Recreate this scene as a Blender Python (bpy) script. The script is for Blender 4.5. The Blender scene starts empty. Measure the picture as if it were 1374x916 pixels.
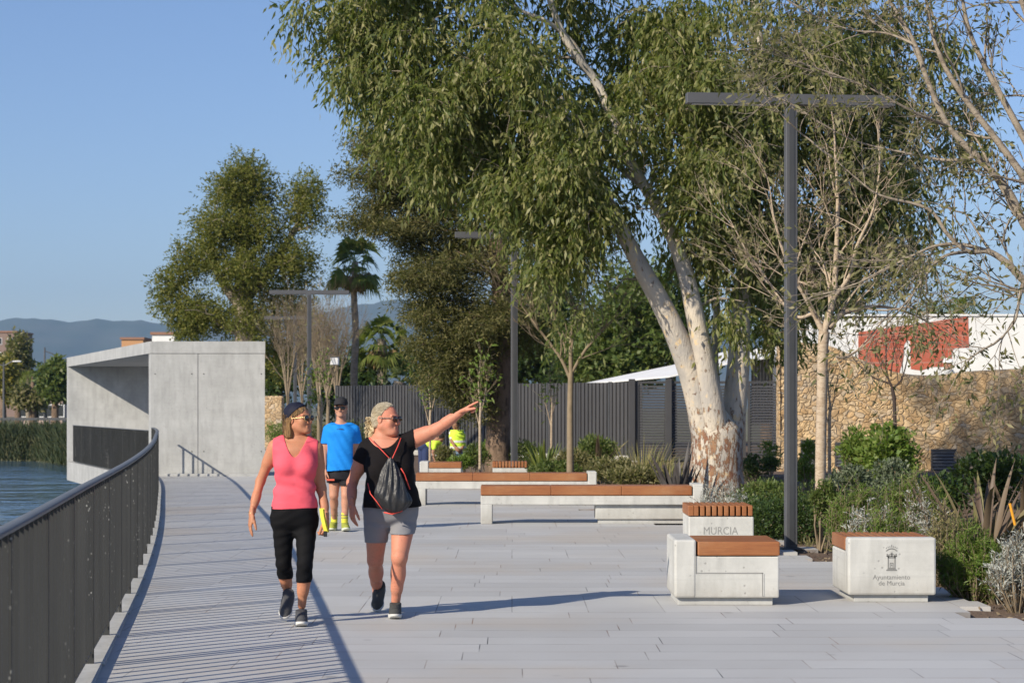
import bpy, bmesh, math, random
import numpy as np
from mathutils import Vector, Matrix, Euler
from mathutils.geometry import tessellate_polygon
R = math.radians
SC = bpy.context.scene
COL = SC.collection

# ------------------------------------------------------------------ camera
CAMZ = 1.55
FPX = 2670.0            # focal length in photo pixels (1374 wide)
HOR = 546.0
cam_d = bpy.data.cameras.new('camera'); cam = bpy.data.objects.new('camera', cam_d); COL.objects.link(cam)
cam.location = (0, 0, CAMZ); cam.rotation_euler = (R(90), 0, 0)
cam_d.sensor_width = 36; cam_d.lens = FPX / 1374 * 36
cam_d.shift_y = (HOR - 458) / 1374
cam_d.clip_end = 40000; cam_d.clip_start = .1
cam_d.dof.use_dof = True; cam_d.dof.focus_distance = 15.0; cam_d.dof.aperture_fstop = 6.3
SC.camera = cam

# ------------------------------------------------------------------ light
SUN_EL = R(29.5)
SD = Vector((.7071 * math.cos(SUN_EL), .7071 * math.cos(SUN_EL), -math.sin(SUN_EL)))   # the way the light travels
world = bpy.data.worlds.new('World'); SC.world = world; world.use_nodes = True
wn = world.node_tree; bg = wn.nodes['Background']
sky = wn.nodes.new('ShaderNodeTexSky'); sky.sky_type = 'NISHITA'; sky.sun_disc = False
sky.sun_elevation = SUN_EL; sky.sun_rotation = R(225)
sky.air_density = 1.0; sky.dust_density = .35; sky.ozone_density = 2.6; sky.altitude = 40
tint = wn.nodes.new('ShaderNodeVectorMath'); tint.operation = 'MULTIPLY'; tint.inputs[1].default_value = (.745, .775, .93)
wn.links.new(sky.outputs[0], tint.inputs[0]); wn.links.new(tint.outputs[0], bg.inputs['Color']); bg.inputs['Strength'].default_value = .098
sl = bpy.data.lights.new('sun', 'SUN'); sun = bpy.data.objects.new('sun', sl); COL.objects.link(sun)
sl.energy = 4.0; sl.angle = R(.53); sl.color = (1, .90, .74)
sun.rotation_euler = SD.to_track_quat('-Z', 'Y').to_euler()
SC.view_settings.view_transform = 'Standard'; SC.view_settings.look = 'None'
SC.view_settings.gamma = 1; SC.view_settings.use_curve_mapping = False
SC.view_settings.exposure = 0.55
cy = SC.cycles
cy.use_denoising = True; cy.max_bounces = 6; cy.diffuse_bounces = 3; cy.glossy_bounces = 3
cy.transmission_bounces = 4; cy.transparent_max_bounces = 6; cy.volume_bounces = 0
cy.sample_clamp_indirect = 6; cy.caustics_reflective = False; cy.caustics_refractive = False

rng = np.random.default_rng(11)
random.seed(5)

# ------------------------------------------------------------------ photo pixel -> metres at a known distance
def W(px, py, Y): return Vector(((px - 687) / FPX * Y, Y, CAMZ + (HOR - py) / FPX * Y))
def PX(px, Y): return (px - 687) / FPX * Y
def PZ(py, Y): return CAMZ + (HOR - py) / FPX * Y

# ------------------------------------------------------------------ object helpers
def link(o, parent=None):
    COL.objects.link(o)
    if parent is not None: o.parent = parent
    return o
def tag(o, label=None, cat=None, group=None, kind=None):
    if label: o['label'] = label
    if cat: o['category'] = cat
    if group: o['group'] = group
    if kind: o['kind'] = kind
    return o
def thing(name, label, cat, loc=(0, 0, 0), rz=0, group=None):
    o = bpy.data.objects.new(name, None); COL.objects.link(o)
    o.location = loc; o.rotation_euler = (0, 0, rz); o.empty_display_size = .2
    return tag(o, label, cat, group)
def np_mesh(name, V, F, smooth=False):
    """V (n,3), F (m,3|4) equal sized faces"""
    me = bpy.data.meshes.new(name)
    V = np.asarray(V, dtype=np.float32); F = np.asarray(F, dtype=np.int32)
    k = F.shape[1]
    me.vertices.add(len(V)); me.vertices.foreach_set('co', V.ravel())
    me.loops.add(F.size); me.loops.foreach_set('vertex_index', F.ravel())
    me.polygons.add(len(F)); me.polygons.foreach_set('loop_start', np.arange(len(F), dtype=np.int32) * k)
    me.polygons.foreach_set('loop_total', np.full(len(F), k, dtype=np.int32))
    if smooth: me.polygons.foreach_set('use_smooth', np.ones(len(F), dtype=bool))
    me.update(calc_edges=True)
    return me
def np_obj(name, V, F, mat, parent=None, smooth=False, off=None):
    if off is not None: V = np.asarray(V) - np.array(off)
    me = np_mesh(name, V, F, smooth); me.materials.append(mat)
    return link(bpy.data.objects.new(name, me), parent)
class MB:
    """collects solids in one mesh"""
    def __init__(s): s.bm = bmesh.new()
    def box(s, x0, x1, y0, y1, z0, z1, bev=0, M=None, seg=1):
        r = bmesh.ops.create_cube(s.bm, size=1)
        vs = r['verts']
        for v in vs: v.co = Vector(((x0 + x1) / 2 + v.co.x * (x1 - x0), (y0 + y1) / 2 + v.co.y * (y1 - y0), (z0 + z1) / 2 + v.co.z * (z1 - z0)))
        if bev:
            es = list({e for v in vs for e in v.link_edges})
            rr = bmesh.ops.bevel(s.bm, geom=es, offset=bev, segments=seg, affect='EDGES', profile=.5)
            vs = list({v for f in rr['faces'] for v in f.verts} | {v for v in vs if v.is_valid})
        if M is not None:
            bmesh.ops.transform(s.bm, matrix=M, verts=vs)
        return s
    def poly(s, pts, d):
        """flat polygon pts extruded by vector d"""
        vs = [s.bm.verts.new(p) for p in pts]
        vt = [s.bm.verts.new(Vector(p) + Vector(d)) for p in pts]
        n = len(pts)
        s.bm.faces.new(vs); s.bm.faces.new(vt[::-1])
        for i in range(n): s.bm.faces.new((vs[i], vt[i], vt[(i + 1) % n], vs[(i + 1) % n]))
        return s
    def tube(s, pts, rad, n=8, cap=True):
        V, F = sweep([Vector(p) for p in pts], rad, n)
        vs = [s.bm.verts.new(v) for v in V]
        for f in F: s.bm.faces.new([vs[i] for i in f])
        if cap:
            s.bm.faces.new(vs[:n][::-1]); s.bm.faces.new(vs[-n:])
        return s
    def build(s, name, mat, parent=None, smooth=False, off=None, loc=None):
        bmesh.ops.recalc_face_normals(s.bm, faces=s.bm.faces)
        if off is not None: bmesh.ops.translate(s.bm, vec=-Vector(off), verts=s.bm.verts)
        me = bpy.data.meshes.new(name); s.bm.to_mesh(me); s.bm.free()
        if smooth: me.polygons.foreach_set('use_smooth', np.ones(len(me.polygons), dtype=bool))
        me.materials.append(mat)
        o = bpy.data.objects.new(name, me)
        if loc is not None: o.location = loc
        return link(o, parent)
def sweep(pts, rad, n=6):
    """rings along pts; rad number or list. returns verts, quads"""
    k = len(pts); V = []; F = []
    if not hasattr(rad, '__len__'): rad = [rad] * k
    up = Vector((.13, .21, .97)); prev = None
    for i, p in enumerate(pts):
        d = (pts[min(i + 1, k - 1)] - pts[max(i - 1, 0)])
        if d.length < 1e-9: d = Vector((0, 0, 1))
        d.normalize()
        u = (prev if prev is not None else (up if abs(d.dot(up)) < .9 else Vector((1, 0, 0))))
        u = (u - d * u.dot(d))
        if u.length < 1e-6: u = d.orthogonal()
        u.normalize(); prev = u; w = d.cross(u)
        for j in range(n):
            a = 2 * math.pi * j / n
            V.append(p + (u * math.cos(a) + w * math.sin(a)) * rad[i])
    for i in range(k - 1):
        for j in range(n):
            a = i * n + j; b = i * n + (j + 1) % n
            F.append((a, b, b + n, a + n))
    return V, F
class TubeSet:
    def __init__(s): s.V = []; s.F = []
    def add(s, pts, rad, n=5):
        V, F = sweep(pts, rad, n); o = len(s.V)
        s.V.extend([tuple(v) for v in V]); s.F.extend([(a + o, b + o, c + o, d + o) for a, b, c, d in F])
    def build(s, name, mat, parent=None, off=(0, 0, 0)):
        return np_obj(name, np.array(s.V), np.array(s.F), mat, parent, True, off)
def copy_tree(o, parent=None):
    c = o.copy(); COL.objects.link(c); c.parent = parent
    for ch in list(o.children): copy_tree(ch, c)
    return c

# ------------------------------------------------------------------ materials
class NT:
    def __init__(s, name):
        s.m = bpy.data.materials.new(name); s.m.use_nodes = True
        s.t = s.m.node_tree; s.bsdf = s.t.nodes['Principled BSDF']; s.out = s.t.nodes['Material Output']
    def n(s, typ, **kw):
        x = s.t.nodes.new('ShaderNode' + typ)
        for k, v in kw.items(): setattr(x, k, v)
        return x
    def l(s, a, b): s.t.links.new(a, b)
    def val(s, sock, v):
        if hasattr(v, 'is_output'): s.l(v, sock)
        else: sock.default_value = v
    def math(s, op, a, b=0.0, c=0.0, clamp=False):
        x = s.n('Math', operation=op, use_clamp=clamp)
        s.val(x.inputs[0], a); s.val(x.inputs[1], b)
        if len(x.inputs) > 2: s.val(x.inputs[2], c)
        return x.outputs[0]
    def mix(s, f, a, b, mode='MIX'):
        x = s.n('Mix', data_type='RGBA', blend_type=mode)
        s.val(x.inputs[0], f)
        for i, v in ((6, a), (7, b)):
            if hasattr(v, 'is_output'): s.l(v, x.inputs[i])
            else: x.inputs[i].default_value = (*v[:3], 1)
        return x.outputs[2]
    def noise(s, scale, detail=4, rough=.55, vec=None, stretch=None, coord='Object'):
        x = s.n('TexNoise'); x.inputs['Scale'].default_value = scale; x.inputs['Detail'].default_value = detail
        x.inputs['Roughness'].default_value = rough
        s.l(s.co(coord, stretch) if vec is None else vec, x.inputs['Vector'])
        return x.outputs['Fac']
    def co(s, coord='Object', stretch=None):
        if coord == 'World': v = s.n('NewGeometry').outputs['Position']
        else: v = s.n('TexCoord').outputs[coord]
        if stretch:
            mp = s.n('Mapping'); mp.inputs['Scale'].default_value = stretch; s.l(v, mp.inputs['Vector']); v = mp.outputs[0]
        return v
    def ramp(s, f, stops):
        x = s.n('ValToRGB'); s.val(x.inputs[0], f); e = x.color_ramp.elements
        while len(e) > 1: e.remove(e[0])
        for i, (p, c) in enumerate(stops):
            q = e[0] if i == 0 else e.new(p)
            q.position = p; q.color = (*c[:3], 1) if hasattr(c, '__len__') else (c, c, c, 1)
        return x.outputs[0]
    def base(s, c): s.val(s.bsdf.inputs['Base Color'], c if hasattr(c, 'is_output') else (*c, 1))
    def rough(s, r): s.val(s.bsdf.inputs['Roughness'], r)
    def bump(s, h, strength=.3, dist=.01):
        b = s.n('Bump'); b.inputs['Strength'].default_value = strength; b.inputs['Distance'].default_value = dist
        s.l(h, b.inputs['Height']); s.l(b.outputs[0], s.bsdf.inputs['Normal'])
def plain(name, c, rough=.6, c2=None, scale=6, bump=0, bscale=60, bdist=.003, metal=0, spec=.5, stretch=None, coord='Object'):
    t = NT(name)
    if c2 is not None: t.base(t.mix(t.ramp(t.noise(scale, 5, stretch=stretch, coord=coord), [(.3, 0), (.7, 1)]), c, c2))
    else: t.base(c)
    t.rough(rough); t.bsdf.inputs['Metallic'].default_value = metal
    t.bsdf.inputs['Specular IOR Level'].default_value = spec
    if bump: t.bump(t.noise(bscale, 4, coord=coord), bump, bdist)
    return t.m
def concrete(name, c=(.42, .42, .40), lines=None, rust=0):
    t = NT(name)
    a = t.noise(2.2, 6, .6); b = t.noise(14, 6, .7); v = t.noise(3, 5, .6, stretch=(3.0, 3.0, .5))
    col = t.mix(t.ramp(a, [(.3, 0), (.72, 1)]), [x * .80 for x in c], [min(1, x * 1.1) for x in c])
    col = t.mix(t.math('MULTIPLY', t.ramp(v, [(.46, 0), (.7, 1)]), .50), col, [x * .62 for x in c])
    col = t.mix(t.math('MULTIPLY', t.ramp(b, [(.45, 0), (.8, 1)]), .3), col, [x * 1.2 for x in c])
    vo = t.n('TexVoronoi'); vo.inputs['Scale'].default_value = 17; t.l(t.co(), vo.inputs['Vector'])
    sel = t.ramp(t.noise(9, 2), [(.47, 0), (.52, 1)])
    pore = t.math('MULTIPLY', t.ramp(vo.outputs['Distance'], [(.10, 1), (.17, 0)]), sel)
    col = t.mix(t.math('MULTIPLY', pore, .55), col, [x * .35 for x in c])
    ln_ = t.noise(3, 3, .5, stretch=(.3, .3, 14)); col = t.mix(t.math('MULTIPLY', t.ramp(ln_, [(.5, 0), (.68, 1)]), .22), col, [x * .72 for x in c])
    if rust: zz = t.n('SeparateXYZ'); t.l(t.co(), zz.inputs[0]); g_ = t.math('MULTIPLY', t.ramp(zz.outputs[2], [(.06, 1), (.22, 0)]), t.ramp(b, [(.3, .3), (.7, 1)])); col = t.mix(t.math('MULTIPLY', g_, rust), col, (.20, .17, .13))
    t.base(col); t.rough(.82)
    t.bump(t.math('SUBTRACT', t.noise(40, 5, .7), t.math('MULTIPLY', pore, 1.5)), .35, .004)
    return t.m
def leafmat(name, c1, c2, c3=None, trans=.3, rough=.5):
    t = NT(name)
    g = t.n('NewGeometry')
    r = g.outputs['Random Per Island']
    stops = [(0, c1), (.6, c2)] + ([(1, c3)] if c3 else [])
    col = t.ramp(r, stops)
    t.base(col); t.rough(rough); t.bsdf.inputs['Specular IOR Level'].default_value = .35
    if trans:
        tr = t.n('BsdfTranslucent'); t.l(t.mix(.5, col, (.35, .45, .05), 'MIX'), tr.inputs['Color'])
        mx = t.n('MixShader'); mx.inputs[0].default_value = trans
        t.l(t.bsdf.outputs[0], mx.inputs[1]); t.l(tr.outputs[0], mx.inputs[2]); t.l(mx.outputs[0], t.out.inputs['Surface'])
    return t.m
MAT = {}
MAT['conc'] = concrete('block concrete', (.52, .52, .49), rust=.5)
MAT['conc_wall'] = concrete('pavilion concrete', (.40, .405, .40))
MAT['kerb'] = concrete('kerb concrete', (.45, .45, .43))
MAT['dark_metal'] = plain('dark grey paint', (.045, .048, .052), .45, (.06, .063, .068), 3, spec=.4)
MAT['lamp_metal'] = plain('graphite paint', (.070, .072, .078), .5, (.088, .090, .096), 2, .05, 120, .001)
MAT['white'] = plain('white paint', (.78, .78, .77), .6, (.70, .70, .69), 1.2, .1, 20)
MAT['soil'] = plain('bare soil', (.10, .062, .04), .95, (.16, .11, .075), 3, .9, 25, .03, coord='World')
MAT['land'] = plain('dry ground', (.17, .15, .10), .95, (.10, .11, .05), .08, .5, 5, .1, coord='World')
MAT['gap'] = plain('dark cavity', (.01, .01, .01), .9)

def wood_mat():
    t = NT('oiled hardwood'); 
    g = t.n('ObjectInfo').outputs['Random']
    n = t.noise(5, 5, .6, stretch=(1, 14, 14)); n2 = t.noise(1.4, 3)
    col = t.mix(t.ramp(n, [(.3, 0), (.7, 1)]), (.27, .095, .024), (.39, .155, .046))
    isl = t.n('NewGeometry').outputs['Random Per Island']
    col = t.mix(t.math('MULTIPLY', t.ramp(isl, [(.2, 0), (1, 1)]), .75), col, (.20, .062, .026))
    col = t.mix(t.math('MULTIPLY', t.ramp(n2, [(.45, 0), (.7, 1)]), .3), col, (.46, .24, .10))
    fg = t.noise(11, 6, .7, stretch=(1, 22, 22)); col = t.mix(t.math('MULTIPLY', t.ramp(fg, [(.48, 0), (.62, 1)]), .45), col, (.17, .06, .022)); col = t.mix(t.math('MULTIPLY', t.ramp(t.noise(2.6, 4, .6), [(.55, 0), (.75, 1)]), .35), col, (.40, .26, .15))
    t.base(col); t.rough(.55); t.bump(fg, .4, .003)
    return t.m
MAT['wood'] = wood_mat()
def bark(name, a, b, c, sc=3, stretch=(1, 1, .35), bump=.6):
    t = NT(name)
    n1 = t.noise(sc, 6, .65, stretch=stretch); n2 = t.noise(sc * 2.7, 5, .6, stretch=stretch)
    col = t.mix(t.ramp(n1, [(.42, 0), (.52, 1)]), a, b)
    col = t.mix(t.ramp(n2, [(.55, 0), (.62, 1)]), col, c)
    t.base(col); t.rough(.85); t.bump(t.math('ADD', n1, t.noise(sc * 9, 4, .6, stretch=stretch)), bump, .03)
    return t.m
def euc_bark():
    t = NT('peeling eucalyptus bark')
    z = t.n('SeparateXYZ'); t.l(t.co(), z.inputs[0])
    n1 = t.noise(2.6, 5, .6, stretch=(1, 1, .42)); n2 = t.noise(17, 7, .75, stretch=(1, 1, .38)); n3 = t.noise(9, 5, .6, stretch=(1, 1, .7))
    low = t.ramp(t.math('DIVIDE', z.outputs[2], 4.0), [(.0, 1), (.28, .85), (.42, .25), (1, .0)])      # rough old bark keeps to the foot of the trunk
    col = t.mix(t.ramp(n1, [(.40, 0), (.60, 1)]), (.56, .49, .39), (.40, .37, .33))
    col = t.mix(t.ramp(n3, [(.58, 0), (.66, 1)]), col, (.62, .47, .28))
    pe = t.math('ADD', n2, t.math('MULTIPLY', t.math('SUBTRACT', low, .5), .16))
    pe = t.ramp(pe, [(.555, 0), (.59, 1)])
    col = t.mix(pe, col, t.mix(t.ramp(n3, [(.4, 0), (.6, 1)]), (.20, .085, .045), (.30, .17, .09)))
    t.base(col); t.rough(.8)
    t.bump(t.math('ADD', t.math('MULTIPLY', pe, 1.4), t.noise(30, 4, .6, stretch=(1, 1, .3))), .7, .025)
    return t.m
MAT['euc'] = euc_bark()
MAT['bark_dark'] = bark('brown furrowed bark', (.13, .085, .055), (.20, .135, .09), (.07, .045, .03), 5)
MAT['bark_grey'] = bark('smooth grey bark', (.22, .18, .135), (.31, .26, .20), (.16, .13, .10), 6, (1, 1, 2), .3)
MAT['bark_pale'] = bark('pale tan bark', (.38, .29, .20), (.46, .37, .27), (.30, .22, .15), 7, (1, 1, 3), .3)
MAT['twig_dark'] = plain('dark twig', (.045, .03, .024), .8)
MAT['twig_tan'] = plain('dry twig', (.26, .20, .13), .85, (.18, .14, .09), 8)
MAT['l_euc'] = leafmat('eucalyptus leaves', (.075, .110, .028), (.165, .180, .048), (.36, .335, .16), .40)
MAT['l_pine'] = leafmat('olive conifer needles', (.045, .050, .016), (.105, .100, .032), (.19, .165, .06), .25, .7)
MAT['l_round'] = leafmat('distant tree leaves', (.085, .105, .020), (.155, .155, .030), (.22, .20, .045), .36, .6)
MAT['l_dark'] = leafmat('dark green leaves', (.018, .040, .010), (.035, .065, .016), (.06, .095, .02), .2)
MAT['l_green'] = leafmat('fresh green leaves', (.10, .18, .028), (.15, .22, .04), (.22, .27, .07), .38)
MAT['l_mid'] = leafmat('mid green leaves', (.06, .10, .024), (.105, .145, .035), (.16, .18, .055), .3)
MAT['l_grey'] = leafmat('grey green leaves', (.075, .10, .055), (.12, .15, .09), (.17, .19, .12), .2)
MAT['l_silver'] = leafmat('silver leaves', (.30, .32, .29), (.44, .46, .43), (.58, .59, .54), .15, .7)
MAT['l_olive'] = leafmat('dry olive leaves', (.11, .115, .045), (.18, .165, .07), (.27, .235, .12), .32)
MAT['l_dry'] = leafmat('dry grass', (.20, .17, .07), (.30, .26, .12), (.12, .15, .05), .2, .8)
MAT['l_phor'] = leafmat('bronze flax leaves', (.11, .075, .055), (.17, .125, .085), (.20, .19, .075), .1, .5)
MAT['l_yel'] = leafmat('yellowing leaves', (.20, .17, .03), (.26, .22, .04), (.14, .15, .03), .25)
MAT['l_palm'] = leafmat('palm fronds', (.09, .13, .028), (.15, .19, .04), (.21, .22, .055), .38, .5)
MAT['l_reed'] = leafmat('reeds', (.020, .036, .016), (.042, .058, .024), (.075, .078, .034), .1, .8)
MAT['l_deadpalm'] = leafmat('dead palm skirt', (.22, .15, .07), (.30, .21, .10), (.16, .11, .06), .1, .8)
# ================================================================== the setting
def spl(tab):
    a = np.array(tab, dtype=float)
    return lambda v: float(np.interp(v, a[:, 0], a[:, 1]))
def smooth_tab(tab, n=400):
    """Catmull-Rom through the table, as a dense table"""
    a = np.array(tab, dtype=float); t = np.linspace(a[0, 0], a[-1, 0], n)
    m = np.gradient(a[:, 1], a[:, 0]); out = []
    for v in t:
        i = min(max(np.searchsorted(a[:, 0], v) - 1, 0), len(a) - 2)
        h = a[i + 1, 0] - a[i, 0]; u = (v - a[i, 0]) / h
        out.append((2*u**3-3*u*u+1)*a[i,1]+(u**3-2*u*u+u)*h*m[i]+(-2*u**3+3*u*u)*a[i+1,1]+(u**3-u*u)*h*m[i+1])
    return np.stack([t, np.array(out)], 1)
railX = spl(smooth_tab([(-6, -.25), (2, -1.2), (7.24, -1.87), (11.2, -2.43), (13.84, -2.80), (15.6, -3.05), (21.55, -3.96), (31.8, -5.69), (43.1, -7.75), (45, -8.15)]))
edge_tab = [(-6, 4.2), (10, 3.8), (13.7, 3.85), (14.3, 3.5), (15, 3.3), (15.8, 3.5), (16.4, 3.6), (17.2, 3.1), (21.5, 2.95), (22.5, 2.8), (25, 2.5), (27.3, 1.9), (29.5, 1.35), (32, .95), (36, .5), (38.4, -.1), (40, -1.9), (43, -2.7), (50, -3.3), (58, -3.9), (70, -5.2), (90, -9.5)]
edgeX = spl(edge_tab)
WZ = -2.2

# paving: slab rows laid across the promenade, bands of large slabs every 5.35 m
def paving_mat():
    t = NT('granite slab paving')
    p = t.n('SeparateXYZ'); t.l(t.co('World'), p.inputs[0]); X, Y = p.outputs[0], p.outputs[1]
    yy = t.math('ADD', Y, 5.35 * 20 - 15.05)
    ph = t.math('FLOORED_MODULO', yy, 5.35)
    cyc = t.math('FLOOR', t.math('DIVIDE', yy, 5.35))
    band = t.math('LESS_THAN', ph, 1.3)
    nb = t.math('SUBTRACT', 1, band)
    rowf = t.math('DIVIDE', t.math('SUBTRACT', ph, 1.3), .405)
    row = t.math('FLOOR', rowf); fr = t.math('FRACT', t.math('ADD', rowf, 10))
    rid = t.math('ADD', t.math('MULTIPLY', cyc, 13), row)
    wn_ = t.n('TexWhiteNoise', noise_dimensions='1D'); t.l(rid, wn_.inputs['W'])
    xo = t.math('MULTIPLY', wn_.outputs[0], 7)
    uf = t.math('ADD', t.math('DIVIDE', X, 1.15), t.math('ADD', xo, 40))
    ub = t.math('ADD', t.math('DIVIDE', X, .58), 60)
    u = t.math('ADD', t.math('MULTIPLY', uf, nb), t.math('MULTIPLY', ub, band))
    wid = t.math('ADD', t.math('MULTIPLY', nb, 1.15), t.math('MULTIPLY', band, .58))
    fu = t.math('FRACT', u); tile = t.math('FLOOR', u)
    du = t.math('MULTIPLY', t.math('MINIMUM', fu, t.math('SUBTRACT', 1, fu)), wid)
    jx = t.math('LESS_THAN', du, .0036)
    dv = t.math('MULTIPLY', t.math('MINIMUM', fr, t.math('SUBTRACT', 1, fr)), .405)
    dvb = t.math('MINIMUM', ph, t.math('ABSOLUTE', t.math('SUBTRACT', ph, 1.3)))
    dj = t.math('ADD', t.math('MULTIPLY', dv, nb), t.math('MULTIPLY', dvb, band))
    jy = t.math('LESS_THAN', dj, .0055)
    jn = t.math('MAXIMUM', jx, jy)
    w2 = t.n('TexWhiteNoise', noise_dimensions='2D'); c = t.n('CombineXYZ'); t.l(tile, c.inputs[0]); t.l(t.math('ADD', rid, t.math('MULTIPLY', band, .37)), c.inputs[1])
    t.l(c.outputs[0], w2.inputs['Vector'])
    tv = w2.outputs[0]
    col = t.mix(tv, (.440, .442, .438), (.515, .517, .512))
    col = t.mix(t.math('MULTIPLY', band, .35), col, (.52, .52, .51))
    st = t.ramp(t.noise(.55, 5, .6, coord='World'), [(.42, 0), (.66, 1)])
    col = t.mix(t.math('MULTIPLY', st, .30), col, (.33, .32, .31))
    ru = t.ramp(t.noise(.33, 4, .5, vec=t.co('World', (1.0, 1.0, 1.0))), [(.52, 0), (.64, 1)])
    col = t.mix(t.math('MULTIPLY', ru, .30), col, (.50, .40, .28))
    sp = t.ramp(t.noise(160, 2, .5, coord='World'), [(.35, 0), (.65, 1)])
    col = t.mix(t.math('MULTIPLY', sp, .16), col, (.26, .27, .28))
    dirt = t.ramp(t.noise(2.4, 3, .5, coord='World'), [(.38, .25), (.65, .9)])
    jcol = t.mix(t.ramp(t.noise(1.1, 3, coord='World'), [(.45, 0), (.6, 1)]), (.08, .08, .085), (.20, .11, .06))
    col = t.mix(t.math('MULTIPLY', jn, dirt), col, jcol)
    # the odd dark drip or footmark
    vo = t.n('TexVoronoi'); vo.inputs['Scale'].default_value = 1.3; t.l(t.co('World', (1, 1, 0)), vo.inputs['Vector'])
    sp2 = t.math('MULTIPLY', t.ramp(vo.outputs['Distance'], [(.035, 1), (.07, 0)]), .5)
    col = t.mix(sp2, col, (.15, .15, .15))
    t.base(col); t.rough(.62); t.bsdf.inputs['Specular IOR Level'].default_value = .35
    h = t.math('SUBTRACT', t.math('ADD', t.math('MULTIPLY', t.noise(90, 3, coord='World'), .25), t.math('MULTIPLY', tv, .3)), jn)
    t.bump(h, .35, .006)
    return t.m
MAT['paving'] = paving_mat()
bm = MB()
# rows follow the pattern so that their right ends can step in and out over the soil
y = 15.05 - 5.35 * 4; rr = random.Random(3)
while y < 92:
    cuts = [0, 1.3] + [1.3 + .405 * (i + 1) for i in range(10)]
    for a, b in zip(cuts[:-1], cuts[1:]):
        y0, y1 = y + a, y + b
        sub = [(y0, y1)] if b - a < 1 else [(y0, y0 + .433), (y0 + .433, y0 + .866), (y0 + .866, y1)]
        for (u0, u1) in sub:
            if u0 < -5: continue
            xl0 = railX(u0) + .02 if u0 < 45 else -8.15 + .02 if u0 < 60 else -12
            xl1 = railX(u1) + .02 if u1 < 45 else xl0
            if u0 >= 45: xl0 = xl1 = -8.15 - .35 * (min(u0, 60) - 45) + .12
            xr = edgeX((u0 + u1) / 2) + rr.choice([-.25, 0, .1, .25, .45])
            bm.poly([(xl0, u0, -.10), (xr, u0, -.10), (xr, u1, -.10), (xl1, u1, -.10)], (0, 0, .10))
    y += 5.35
tag(bm.build('paving', MAT['paving']), kind='structure')

# soil of the planting beds: a height field under and beside the paving
def soil_h(x, y):
    d = math.hypot((x + 1.2) / 2.6, (y - 46.5) / 6.5)
    dip = -.42 * math.exp(-d ** 4)
    bank = .25 * min(max((x - edgeX(y) - 1.5) / 4, 0), 1)
    if y > 40: bank *= max(0, 1 - (y - 40) / 10)
    return -.035 + dip + bank + .022 * math.sin(x * 3.1 + y * 2.3) * math.sin(y * 1.9 - x)
V = []; F = []
ys = np.arange(-5, 92, .4); us = np.concatenate([np.arange(-1.2, 6, .3), np.arange(6, 46, 2.0)])
for yv in ys:
    for u in us:
        x = edgeX(yv) + u
        hh = soil_h(x, yv) if u > .55 else min(-.03, soil_h(x, yv))
        V.append((x, yv, hh + random.uniform(-.012, .012)))
nu = len(us)
for i in range(len(ys) - 1):
    for j in range(nu - 1):
        F.append((i * nu + j, i * nu + j + 1, (i + 1) * nu + j + 1, (i + 1) * nu + j))
tag(np_obj('soil', V, F, MAT['soil'], smooth=True), kind='structure')

# land: near bank of the river, the far bank and everything to the foot of the hills
bank_pts = [(-.35, -30), (-.35, -6)] + [(railX(v) - .12, v) for v in np.arange(-5.9, 45, 2.5)] + [(-8.2, 45), (-12.8, 60), (-26.6, 126), (-33, 138), (-60, 146), (-400, 190), (-9000, 2500), (-9000, 12500), (9000, 12500), (9000, -30)]
pts3 = [Vector((p[0], p[1], 0)) for p in bank_pts]
tri = tessellate_polygon([pts3])
V = [(p[0], p[1], -.5) for p in bank_pts]; F = [tuple(t) for t in tri]
V2 = V + [(p[0], p[1], -6) for p in bank_pts]
nb_ = len(bank_pts)
me = bpy.data.meshes.new('ground')
me.from_pydata(V2, [], F + [(i, i + 1, i + 1 + nb_, i + nb_) for i in range(nb_ - 1)]); me.materials.append(MAT['land'])
tag(link(bpy.data.objects.new('ground', me)), kind='structure')
# water
def water_mat():
    t = NT('river water'); t.base((.040, .085, .135)); t.rough(.10)
    t.bsdf.inputs['IOR'].default_value = 1.33
    n = t.noise(1.0, 4, .6, stretch=(.9, .45, 1), coord='World'); n2 = t.noise(.12, 3, stretch=(.3, 1, 1), coord='World')
    t.bump(t.math('MULTIPLY', n, t.ramp(n2, [(.35, .25), (.65, 1)])), 1.0, .35)
    return t.m
np_o = np_obj('water', [(-900, -30, WZ), (40, -30, WZ), (40, 400, WZ), (-900, 400, WZ)], [(0, 1, 2, 3)], water_mat())
tag(np_o, kind='structure')
np_o2 = np_obj('river_bed', [(-900, -30, -5.9), (40, -30, -5.9), (40, 400, -5.9), (-900, 400, -5.9)], [(0, 1, 2, 3)], MAT['soil'])
tag(np_o2, kind='structure')
# hills on the horizon
def hill_mat():
    t = NT('far hillside'); t.base(t.mix(t.ramp(t.noise(.004, 6, .6, coord='World'), [(.35, 0), (.65, 1)]), (.06, .085, .05), (.10, .11, .075))); t.rough(1)
    return t.m
ridge = smooth_tab([(-900, 470), (-500, 455), (-250, 442), (-60, 434), (0, 430), (40, 426), (80, 431), (130, 429), (190, 431), (240, 434), (300, 428), (370, 420), (440, 416), (500, 406), (548, 402), (590, 411), (680, 425), (800, 440), (1000, 448), (1300, 452), (1700, 462), (2200, 480)], 300)
rf = spl(ridge)
V = []; F = []; pxs = np.linspace(-900, 2200, 260); K = 9
for i, px in enumerate(pxs):
    top = PZ(rf(px) - 1.2 * math.sin(px * .11) - .8 * math.sin(px * .31), 8000)
    for k in range(K):
        f = k / (K - 1); Y = 6200 + 1800 * f
        h = -1 + (top + 1) * (f ** 1.3) * (1 + .10 * math.sin(px * .05 + 5 * f) * (1 - f))
        V.append((PX(px, 8000), Y + 260 * math.sin(px * .03 + f * 3) * (1 - f), h))
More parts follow.
